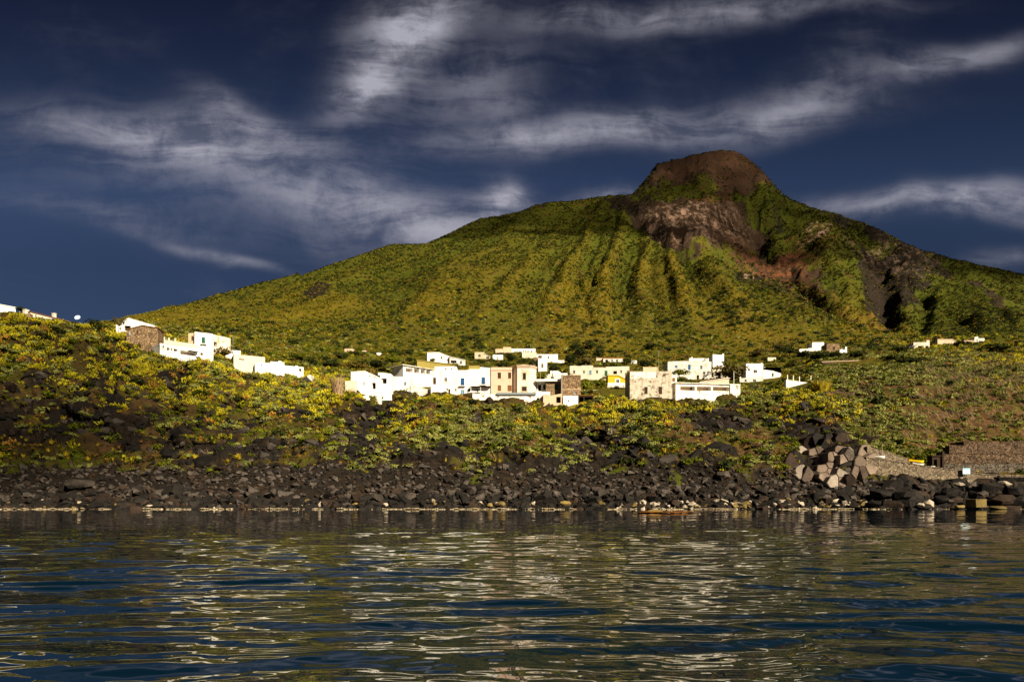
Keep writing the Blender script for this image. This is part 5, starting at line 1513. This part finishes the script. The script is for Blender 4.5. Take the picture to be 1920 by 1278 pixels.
P_GREY = [shape('shrub', ML_GREY, leaves(110, 500 + i, 1, .75, .19, 5, .5), core(510 + i)) for i in range(3)]
P_PEAR = [shape('cactus_plant', ML_PEAR, pads(58, 520 + i)) for i in range(3)]
P_GREEN = [shape('bush', ML_GREEN, leaves(120, 530 + i, 1, .85, .2, 6, .6), core(540 + i)) for i in range(3)]
P_DARK = [shape('bush', ML_DARK, leaves(130, 550 + i, 1, .9, .2, 6, .6), core(560 + i)) for i in range(3)]
P_GOLD = [shape('grass_tuft', ML_GOLD, blades(34, 570 + i, .55, .075)) for i in range(3)]
P_DRY = [shape('dry_stalks', ML_DRY, blades(11, 580 + i, .25, .018, 1.7, .6)) for i in range(2)]
P_LOW = [shape('scrub', ML_MGRN, leaves(34, 590 + i, 1, .7, .34, 4, .5)) for i in range(3)]
P_LOWG = [shape('scrub', ML_MGLD, leaves(30, 600 + i, 1, .6, .34, 4, .5)) for i in range(3)]
P_LOWD = [shape('scrub', ML_DARK, leaves(40, 610 + i, 1, .9, .34, 4, .5)) for i in range(2)]


def scatter(name, label, protos, pts, rot, scl, idx):
    """ground cover nobody could count: one object, its copies placed by a node group"""
    me = bpy.data.meshes.new(name)
    n = len(pts)
    me.vertices.add(n); me.vertices.foreach_set('co', np.asarray(pts, np.float32).ravel())
    for nm, arr in (('rot', rot), ('scl', scl)):
        a = me.attributes.new(nm, 'FLOAT_VECTOR', 'POINT'); a.data.foreach_set('vector', np.asarray(arr, np.float32).ravel())
    a = me.attributes.new('pick', 'INT', 'POINT'); a.data.foreach_set('value', np.asarray(idx, np.int32))
    o = link(bpy.data.objects.new(name, me))
    ng = bpy.data.node_groups.new(name + '_spread', 'GeometryNodeTree')
    ng.interface.new_socket('Geometry', in_out='INPUT', socket_type='NodeSocketGeometry')
    ng.interface.new_socket('Geometry', in_out='OUTPUT', socket_type='NodeSocketGeometry')
    N = ng.nodes; Lk = ng.links
    gi = N.new('NodeGroupInput'); go = N.new('NodeGroupOutput')
    jn = N.new('GeometryNodeJoinGeometry')
    for p in protos:
        oi = N.new('GeometryNodeObjectInfo'); oi.inputs['Object'].default_value = p; oi.inputs['As Instance'].default_value = True
        Lk.new(oi.outputs['Geometry'], jn.inputs[0])
    ip = N.new('GeometryNodeInstanceOnPoints')
    Lk.new(gi.outputs[0], ip.inputs['Points']); Lk.new(jn.outputs[0], ip.inputs['Instance'])
    ip.inputs['Pick Instance'].default_value = True
    for nm, ty, so in (('pick', 'INT', 'Instance Index'), ('rot', 'FLOAT_VECTOR', 'Rotation'), ('scl', 'FLOAT_VECTOR', 'Scale')):
        na = N.new('GeometryNodeInputNamedAttribute'); na.data_type = ty; na.inputs['Name'].default_value = nm
        Lk.new(na.outputs['Attribute'], ip.inputs[so])
    Lk.new(ip.outputs[0], go.inputs[0])
    md = o.modifiers.new('spread', 'NODES'); md.node_group = ng
    return tag(o, label, kind='stuff')


# ---- planting density over the slope
area = np.linalg.norm(np.cross(vx, vy), axis=-1)
inframe = ((pX > -60) & (pX < 1985)).astype(float)
rs = np.random.default_rng(202)
pearz = np.clip(ell(120, 660, 240, 70, 12, .6) + ell(330, 690, 150, 45, 15, .5) * .7 + ell(520, 735, 110, 45, 10, .5) + ell(640, 740, 60, 40, 0, .5) * .7 + ell(1060, 775, 80, 26, 0, .5) + ell(1200, 780, 60, 32, 10, .5) + ell(830, 745, 50, 14, 0, .5) * .7
        + ell(1530, 780, 70, 26, 0, .5) + ell(1490, 745, 60, 24, 0, .5) * .6 + ell(960, 765, 60, 20, 0, .5) * .7 + ell(760, 790, 60, 22, 0, .5) * .6 + ell(1300, 770, 70, 22, 0, .5) * .5 + ell(430, 815, 30, 24, 0, .5) * .8 + ell(1820, 650, 120, 26, 10, .5) * .9 + ell(1000, 792, 40, 20, 0, .5) * .5, 0, 1)
greyz = np.clip(ell(470, 720, 130, 36, 12, .5) + ell(900, 810, 85, 36, -8, .5) * 1.2 + ell(1640, 770, 90, 75, 35, .5) * 1.2 + ell(1800, 725, 220, 60, 12, .6) * .9 + ell(1700, 690, 160, 25, 0, .5) + ell(1380, 745, 90, 26, 0, .5) * .6 + ell(330, 640, 90, 20, 15, .5) * .4 + ell(1190, 800, 50, 40, 10, .5) * .6
        + ell(1060, 870, 80, 16, 5, .5) * .8 + ell(1410, 870, 40, 20, 0, .5) * .8 + ell(750, 870, 80, 16, 0, .5) * .7 + ell(60, 690, 90, 26, 0, .5) * .5, 0, 1.2)
patch = fbm(gX0 / 5, gy / 5, gz / 5, 3, 0.55, 301)
patch2 = fbm(gX0 / 11, gy / 11, gz / 11, 3, 0.55, 302)
zone_c = ss(T, 1.7, 2.05) * (1 - ss(T, 5.0, 5.6))
zone_p = ss(T, 4.8, 5.4) * (1 - ss(T, 6.6, 7.2))
zone_m = ss(T, 6.2, 7.0) * (1 - ss(T, 10.2, 10.6))
fert = np.clip(1 - rock * 1.05, 0.07, 1) * (1 - .55 * soil) * ss(patch, 0.24, 0.42) * (1 - .93 * ell(1555, 868, 84, 42, 0, .2, px=pX, py=pY))
visible = (gN[..., 1] < 0.35) | (T < 6.2)
cliffy = 1 + 1.8 * zone_c
def pick(dens, n):
    wgt = (dens * cliffy * area * inframe * visible).ravel()
    wgt = wgt / wgt.sum()
    k = rs.choice(wgt.size, n, p=wgt)
    i, j = np.unravel_index(k, gx.shape)
    jit = rs.uniform(-.5, .5, (n, 2))
    p = np.stack([gx[i, j], gy[i, j], gz[i, j]], -1) + vx[i, j] * jit[:, :1] + vy[i, j] * jit[:, 1:]
    return p, i, j


def keep_clear(p, rad, hgt):
    """nothing grows inside a house or right in front of its face"""
    ok = np.ones(len(p), bool)
    qx = 960 + p[:, 0] / p[:, 1] * F; qt = HZ - (p[:, 2] + hgt - EYE) / p[:, 1] * F
    for s in HOUSES:
        c, s_ = math.cos(s.t), math.sin(s.t)
        dx_, dy_ = p[:, 0] - s.A.x, p[:, 1] - s.A.y
        lx, ly = dx_ * c + dy_ * s_, -dx_ * s_ + dy_ * c
        ok &= ~((lx > -rad * .7) & (lx < s.L + rad * .7) & (ly > -rad * .8) & (ly < s.depth + rad * .5))
        pa, pb, tp, bs = s.image
        ok &= ~((qx > pa - 1) & (qx < pb + 1) & (ly < 0) & (qt < bs - 4.5) & (qt > tp - 30) & (p[:, 1] > s.Y - 45))
    return ok


def plant(dens, n, r0, r1, hs, sink=.12):
    p, i, j = pick(dens, n)
    r_ = rs.uniform(r0, r1, n) * np.minimum(np.exp(rs.normal(-.04, .25, n)), 1.4)
    ok = keep_clear(p, r_, r_ * hs)
    p, r_, i, j = p[ok], r_[ok], i[ok], j[ok]
    nrm = gN[i, j]
    rot = np.stack([np.clip(-nrm[:, 1], -.6, .6) * .5, nrm[:, 0] * .4, rs.uniform(0, 6.28, len(p))], -1)
    scl = np.stack([r_, r_, r_ * rs.uniform(.8, 1.15, len(p))], -1)
    p[:, 2] -= r_ * sink
    return p, rot, scl


STEM = shape('cactus_stem', MBARK, hull(10, .22, .22, .42, 777))


def species(name, cat, group, protos, words, P, nobj, stuff_name, stuff_label, band_from):
    """the plants that show largest become objects of their own, the others one object of ground cover"""
    p, rot, scl = P
    px = 960 + p[:, 0] / p[:, 1] * F; py = HZ - (p[:, 2] - EYE) / p[:, 1] * F
    order = np.argsort(-(scl[:, 0] / p[:, 1]) * ((px > 5) & (px < 1915)))
    ind = order[:nobj]; rest = order[nobj:]
    src = []
    for q, k in enumerate(ind):
        o = bpy.data.objects.new(name, protos[int(k) % len(protos)])
        o.location, o.rotation_euler, o.scale = p[k], rot[k], scl[k]
        link(o); tag(o, None, cat, group, 'thing')
        if name == 'cactus_plant':
            o.data = STEM
            pd = bpy.data.objects.new('pads', protos[int(k) % len(protos)]); link(pd, o); pd['kind'] = 'stuff'
        cl = py[k]
        band = 'low on cliff' if cl > 835 else 'mid-cliff' if cl > 780 else 'near cliff edge' if cl > 735 else 'high on slope'
        at_ = ('below ' if cl > 735 or px[k] < 600 else 'near ')
        wd = words[0] if scl[k][0] > np.median(scl[ind][:, 0]) else words[1]
        note(o, f"{wd} {band}", ('below ' if cl > 735 or px[k] < 600 else 'near ') + where(px[k]), scl[k][0] / p[k][1])
        if len(src) < len(protos) and o.data is protos[len(src)]: src.append(o)
    for m_ in protos[len(src):]:
        src.append(next(o for o in COL.objects if o.type == 'MESH' and o.data is m_))
    if len(rest):
        scatter(stuff_name, stuff_label, src, p[rest], rot[rest], scl[rest], rs.integers(0, len(src), len(rest)))
    return src


gP = np.clip(pearz * 1.15 * fert * (0.25 + 1.0 * ss(patch2, .40, .55)) + .03 * fert, 0, 1) * np.maximum(zone_c, zone_p * .8)
S_PEAR = species('cactus_plant', 'cactus', 'prickly pears on the slope', P_PEAR, ('broad prickly pear', 'small prickly pear'), plant(gP, 6500, .75, 1.4, 1.0), 250,
                 'prickly_pear_thicket', 'yellow-green prickly pear thickets covering the bluff and cliff edge', 0)
gG = np.clip(greyz * fert + .18 * fert, 0, 1.2) * np.maximum(zone_c, zone_p * .7)
S_GREY = species('shrub', 'shrub', 'grey-green shrubs on the slope', P_GREY, ('broad grey-green shrub', 'small grey-green shrub'), plant(gG, 11000, .65, 1.45, .9), 250,
                 'grey_scrub', 'grey-green dome shrubs covering the sea slope', 0)
gB = fert * np.maximum(zone_c * (0.55 - .3 * pearz), zone_p * (.5 + .6 * ss(patch2, .5, .62)))
S_BUSH = species('bush', 'bush', 'green bushes on the slope', P_GREEN, ('broad olive-green bush', 'small olive-green bush'), plant(gB, 12000, .55, 1.3, .95), 230,
                 'green_scrub', 'olive-green bushes covering the village slope and cliff', 0)
gD = np.maximum(zone_p * (ss(patch2, .50, .60) + .35 * ell(1080, 705, 460, 45, 0, .4)), zone_c * fert * .14)
S_DARK = species('bush', 'bush', 'dark bushes of the village slope', P_DARK, ('broad dark green bush', 'small dark green bush'), plant(gD, 2600, .8, 1.9, 1.0), 120,
                 'dark_scrub', 'dark green bushes between the houses', 0)
# grass tufts, dry stalks
def source(m, px, py, sc, name, label, cat):
    o = bpy.data.objects.new(name, m); o.location = hit(px, py); o.scale = (sc, sc, sc)
    return tag(link(o), label, cat, None, 'thing')
gt = [source(P_GOLD[0], 812, 795, 1.0, 'grass_tuft', 'golden grass tuft on the bare rib below the columned loggia', 'grass tuft'),
      source(P_GOLD[1], 1425, 828, 1.0, 'grass_tuft', 'golden grass tuft on the brown scree below the square-window house', 'grass tuft'),
      source(P_GOLD[2], 1245, 800, 1.0, 'grass_tuft', 'golden grass tuft below the right corner of the ruined house', 'grass tuft')]
p, rot, scl = plant((zone_c * (0.35 + gold) * np.clip(fert + .12, 0, 1) + zone_p * (.3 + gold)), 16000, .5, 1.0, 1.0)
scatter('dry_grass', 'golden grass tufts over the cliff and village slope', gt, p, rot, scl, rs.integers(0, 3, len(p)))
ds = [source(P_DRY[0], 1748, 800, 1.3, 'dry_stalks', 'pale dry stalks on the red slope above the rusty gate', 'dry plant'),
      source(P_DRY[1], 1760, 740, 1.3, 'dry_stalks', 'pale dry stalks high on the red slope above the rusty gate', 'dry plant')]
gS = zone_c * np.clip(ell(1770, 755, 70, 80, 35, .5) + ell(1880, 740, 90, 80, 35, .5) * .9 + ell(1590, 770, 35, 50, 30, .5) * .5 + .02, 0, 1) * ss(patch, .3, .5)
p, rot, scl = plant(gS, 3000, .8, 1.7, 1.0)
rot[:, 0] = rs.normal(-.35, .15, len(p)); rot[:, 1] = rs.normal(-.45, .15, len(p)); rot[:, 2] = rs.uniform(-.5, .5, len(p))
scatter('dry_stalk_slope', 'pale dry stalks streaking the red slope', ds, p, rot, scl, rs.integers(0, 2, len(p)))
# mountain scrub
ms = [source(P_LOW[0], 800, 560, 1.6, 'bush', 'low green bush on the mountain flank above the columned loggia', 'bush'), source(P_LOW[1], 1000, 520, 1.6, 'bush', 'low green bush on the mountain flank above the church', 'bush'), source(P_LOW[2], 600, 600, 1.6, 'bush', 'low green bush on the mountain foot left of the reeds', 'bush'),
      source(P_LOWG[0], 1080, 600, 1.6, 'bush', 'low golden bush on the bright spur above the stone tower', 'bush'), source(P_LOWG[1], 1120, 630, 1.6, 'bush', 'low golden bush at the foot of the bright spur', 'bush'), source(P_LOWG[2], 1300, 620, 1.6, 'bush', 'low golden bush on the foot of the slope above the gallery house', 'bush'),
      source(P_LOWD[0], 1012, 460, 2.4, 'bush', 'single dark bush on the upper green mountain face', 'bush'), source(P_LOWD[1], 790, 545, 2.2, 'bush', 'single dark bush on the left mountain spur', 'bush')]
nM = 95000
dm = zone_m * (1 - np.clip(mrock * 1.0 - .35 * ravine, 0, .93)) * (0.35 + ss(fbm(gX0 / 17, gY0 / 17, None, 4, .6, 305), .35, .6))
p, i, j = pick(dm, nM)
gg = gold[i, j] + rs.normal(0, .18, nM)
idx = np.where(gg > .62, rs.integers(3, 6, nM), np.where(rs.random(nM) < .07, rs.integers(6, 8, nM), rs.integers(0, 3, nM)))
r_ = rs.uniform(.55, 1.35, nM) * np.where(idx >= 6, 1.2, 1) * (0.8 + p[:, 1] / 2200)
rot = np.stack([rs.normal(.2, .12, nM), rs.normal(0, .12, nM), rs.uniform(0, 6.28, nM)], -1)
p[:, 2] -= r_ * .15
ok = keep_clear(p, r_, r_)
scatter('mountain_scrub', 'low green and golden scrub dotting the mountain', ms, p[ok], rot[ok], np.stack([r_, r_, r_ * .9], -1)[ok], idx[ok])

for px, py, r_ in [(1772, 828, 1.3), (1784, 826, 1.0), (1800, 825, .8), (1822, 824, 1.2), (1843, 825, .9), (1866, 824, 1.1), (1890, 825, 1.3), (1908, 824, .9), (1758, 846, 1.2), (1748, 850, 1.4), (1736, 856, 1.3), (1766, 838, 1.1), (1724, 858, 1.1), (1700, 856, 1.2), (1686, 850, 1.1), (1672, 844, 1.0)]:
    b_ = W(px, py, Yw + (9.0 if px > 1770 else 7.0))
    o = link(bpy.data.objects.new('shrub', P_GREY[int(px) % 3] if px % 4 else P_GREEN[int(px) % 3]))
    o.location = b_; o.scale = (r_, r_, r_); o.rotation_euler = (0, 0, px)
    tag(o, None, 'shrub', 'shrubs over the landing walls', 'thing'); note(o, 'shrub hanging over the stone walls', 'by ' + where(px), r_)

# ---- trees
def crown_me(seed, m, n=420, size=.11, rz=.95):
    v, f = leaves(n, seed, 1, rz, size, 9, .7, .2)
    v[:, 2] -= .1
    c, cf = core(seed + 5, .6, .42)
    return shape('crown', m, (v, f), (c, cf))
def trunk_me(seed):
    r = random.Random(seed); mb = MB()
    p = Vector((0, 0, -1.4)); q = Vector((r.uniform(-.1, .1), r.uniform(-.1, .1), -.1))
    mb.tube(p, q, .09, .065)
    for k in range(4):
        a = k * 1.57 + r.uniform(-.4, .4)
        t = q + Vector((math.cos(a) * .45, math.sin(a) * .45, r.uniform(.3, .6)))
        mb.tube(q, t, .045, .018, 5)
    return mesh_np('trunk', mb.v, mb.f)
TR = {k: [crown_me(700 + 10 * q + s_, m, rz=z) for s_ in range(2)] for q, (k, m, z) in enumerate([('dark', ML_DARK, .95), ('green', ML_GREEN, .95), ('brown', ML_BRN, .85), ('gold', ML_GOLD, .9)])}
TK = [trunk_me(s_) for s_ in range(3)]
for me in TK: me.materials.append(MBARK)
def tree(px, base, wpx, hpx, kind, label, Y=None, back=0):
    b_ = hit(px, base) if Y is None else W(px, base, Y)
    Yb = b_.y + back
    b_ = W(px, base, Yb)
    rad = wpx / F * Yb / 2; hh = hpx / F * Yb
    t = tag(empty('tree', b_, random.uniform(0, 6.28)), label, 'tree', 'trees of the village and slopes', 'thing')
    c = obj('crown', TR[kind][random.randrange(2)], None, t); c.location = (0, 0, hh * .32); c.scale = (rad, rad, hh * .62)
    k = obj('trunk', TK[random.randrange(3)], None, t); k.location = (0, 0, hh * .32); k.scale = (rad * .8, rad * .8, hh * .5)
for a in [(179, 620, 44, 24, 'dark', 'round dark tree on the bluff crest left of the gabled houses'), (222, 617, 19, 30, 'brown', 'upright thin tree against the sky behind the white gabled house', 216), (254, 642, 20, 20, 'dark', 'dark tree in front of the brown stone gable', 202),
          (278, 634, 14, 12, 'dark', 'small dark tree at the right end of the brown stone gable', 203), (20, 592, 26, 10, 'dark', 'low dark tree under the house at the frame edge', 211), (38, 585, 18, 12, 'dark', 'dark tree against the sky beside the stone lean-to', 222), (75, 606, 34, 12, 'dark', 'dark tree in front of the long crest house', 206),
          (421, 671, 28, 26, 'brown', 'bare brownish tree in front of the beige bluff house', 214), (492, 702, 40, 18, 'gold', 'golden tree below the broad bluff house', 220), (375, 690, 30, 14, 'brown', 'brownish tree below the green balcony door', 208), (395, 680, 26, 18, 'green', 'green tree below the green balcony door', 210),
          (1368, 714, 64, 40, 'brown', 'big brownish tree between the two large white houses'), (1352, 706, 36, 26, 'brown', 'smaller brownish tree left of the big one in front of the pergola house'), (1274, 706, 34, 18, 'green', 'wide green tree in front of the blue-window house', 244), (1278, 717, 26, 14, 'green', 'low green tree below the blue-window house', 242),
          (1098, 736, 22, 30, 'green', 'green tree right of the stone tower', 240), (1127, 729, 26, 22, 'green', 'round green tree left of the yellow house', 246), (1184, 716, 26, 28, 'green', 'green tree between the yellow house and the ruined house', 256),
          (956, 677, 26, 18, 'dark', 'dark tree right of the small white cube house'), (940, 690, 34, 16, 'dark', 'wide dark tree behind the pinkish house', 262), (997, 690, 16, 22, 'dark', 'dark tree squeezed between church and slender tower house', 262), (1017, 714, 24, 22, 'green', 'green tree below the slender tower house', 244), (1036, 698, 20, 20, 'dark', 'dark tree right of the slender tower house', 262), (1014, 733, 12, 18, 'dark', 'dark tree in the recess right of the church', 238),
          (1070, 684, 32, 24, 'dark', 'lower left tree of the dark grove above the long two-level house'), (1088, 672, 36, 26, 'dark', 'middle tree of the dark grove above the long two-level house'), (1106, 656, 30, 22, 'dark', 'highest tree of the dark grove above the long two-level house'), (1102, 688, 34, 24, 'brown', 'brownish tree at the foot of the dark grove'), (1124, 672, 30, 22, 'dark', 'right tree of the dark grove left of the red-roofed house'), (1076, 658, 26, 18, 'dark', 'upper left tree of the dark grove'),
          (1152, 690, 30, 14, 'green', 'green tree below the red-roofed house'), (1176, 684, 22, 16, 'dark', 'dark tree between the red-roofed house and the small hut'), (1210, 690, 34, 18, 'dark', 'dark tree behind the ruined house roof', 290),
          (1480, 668, 34, 26, 'dark', 'dark tree right of the small white hut'), (1504, 672, 36, 18, 'dark', 'dark tree under the low white wall on the right slope', 300), (1530, 676, 40, 18, 'dark', 'dark tree below the white cube house on the right slope', 300), (1566, 672, 36, 14, 'dark', 'dark tree below the brown cube house', 300), (1605, 672, 40, 16, 'dark', 'dark tree right of the small raised-corner house'), (1462, 660, 28, 20, 'brown', 'brownish tree above the small white hut'),
          (1700, 682, 62, 14, 'dark', 'wide dark tree right of the long stone wall'), (1672, 676, 40, 12, 'dark', 'dark tree at the right end of the long stone wall'), (1754, 646, 8, 20, 'dark', 'dark pointed tree between the porch-roof house and the beige one'), (1805, 650, 50, 12, 'dark', 'dark spreading tree below the low beige house'), (1690, 660, 34, 12, 'dark', 'dark tree left of the porch-roof house'), (1870, 660, 60, 18, 'dark', 'dark spreading tree farthest right on the slope'),
          (615, 688, 38, 18, 'dark', 'dark tree at the village left end above the reeds'), (640, 672, 30, 14, 'dark', 'dark tree below the pinkish ruin'), (668, 694, 40, 18, 'green', 'green tree behind the rounded-roof house', 252), (705, 692, 40, 20, 'dark', 'dark tree behind the slanting dark porch', 258), (665, 668, 24, 12, 'dark', 'small dark tree right of the pinkish ruin'), (735, 682, 34, 16, 'green', 'green tree left of the columned loggia', 270), (585, 684, 30, 14, 'dark', 'dark tree above the tiny white hut'), (560, 676, 34, 14, 'green', 'green tree above the lowest bluff house'),
          (850, 690, 24, 12, 'green', 'green tree below the low white annex', 262), (811, 680, 14, 10, 'green', 'small green tree against the sloping-roof hillside house', 284), (880, 668, 26, 12, 'green', 'green tree left of the small beige house'), (1218, 655, 34, 14, 'dark', 'dark tree on the slope above the ruined house'), (1420, 668, 30, 16, 'brown', 'brownish tree left of the small white hut')]:
    tree(*a)
# palm
pb = W(1057, 716, 248)
pt = tag(empty('palm_tree', pb), 'spiky palm behind the brown stone tower', 'palm', None, 'thing')
MB().tube((0, 0, -1), (0, 0, 2.9), .28, .22).build('trunk', MBARK, pt)
for k in range(26):
    a_ = k * 2.4; el_ = R(10 + 65 * ((k * .618) % 1)); ln_ = 3.3
    mb = MB(); prev = Vector((0, 0, 2.8)); d_ = Vector((math.cos(a_) * math.cos(el_), math.sin(a_) * math.cos(el_), math.sin(el_)))
    sd = Vector((-math.sin(a_), math.cos(a_), 0))
    pts_ = []
    for q in range(5):
        pts_.append((prev.copy(), .30 * (1 - (q / 4.2) ** 2) + .04)); prev = prev + d_ * ln_ / 4; d_ = (d_ + Vector((0, 0, -.16))).normalized()
    vs = [v for c_, w_ in pts_ for v in (c_ - sd * w_ - Vector((0, 0, w_ * .4)), c_ + Vector((0, 0, .03)), c_ + sd * w_ - Vector((0, 0, w_ * .4)))]
    fs = [(3 * q + e, 3 * q + e + 1, 3 * q + e + 4, 3 * q + e + 3) for q in range(4) for e in (0, 1)]
    mb.add(vs, fs).build('frond', ML_GREEN if k % 3 else ML_GOLD, pt)
# reeds
for px, py, wp, hp, m_, lab in [(1541, 733, 36, 27, ML_GOLD, 'golden reed clump right of the terrace with posts'), (634, 738, 30, 40, ML_DRY, 'pale bare reed clump left of the rounded-roof house'), (655, 745, 18, 20, ML_GOLD, 'short golden reed clump below the short white block')]:
    b_ = hit(px, py); rad = wp / F * b_.y / 2; hh = hp / F * b_.y
    v, f = blades(260, px, .22, .028, 1.0, 1.0)
    o = obj('reed_clump', shape('reed_clump', m_, (v, f))); o.location = b_; o.scale = (rad, rad, hh)
    tag(o, lab, 'reeds', None, 'thing')
label_all()
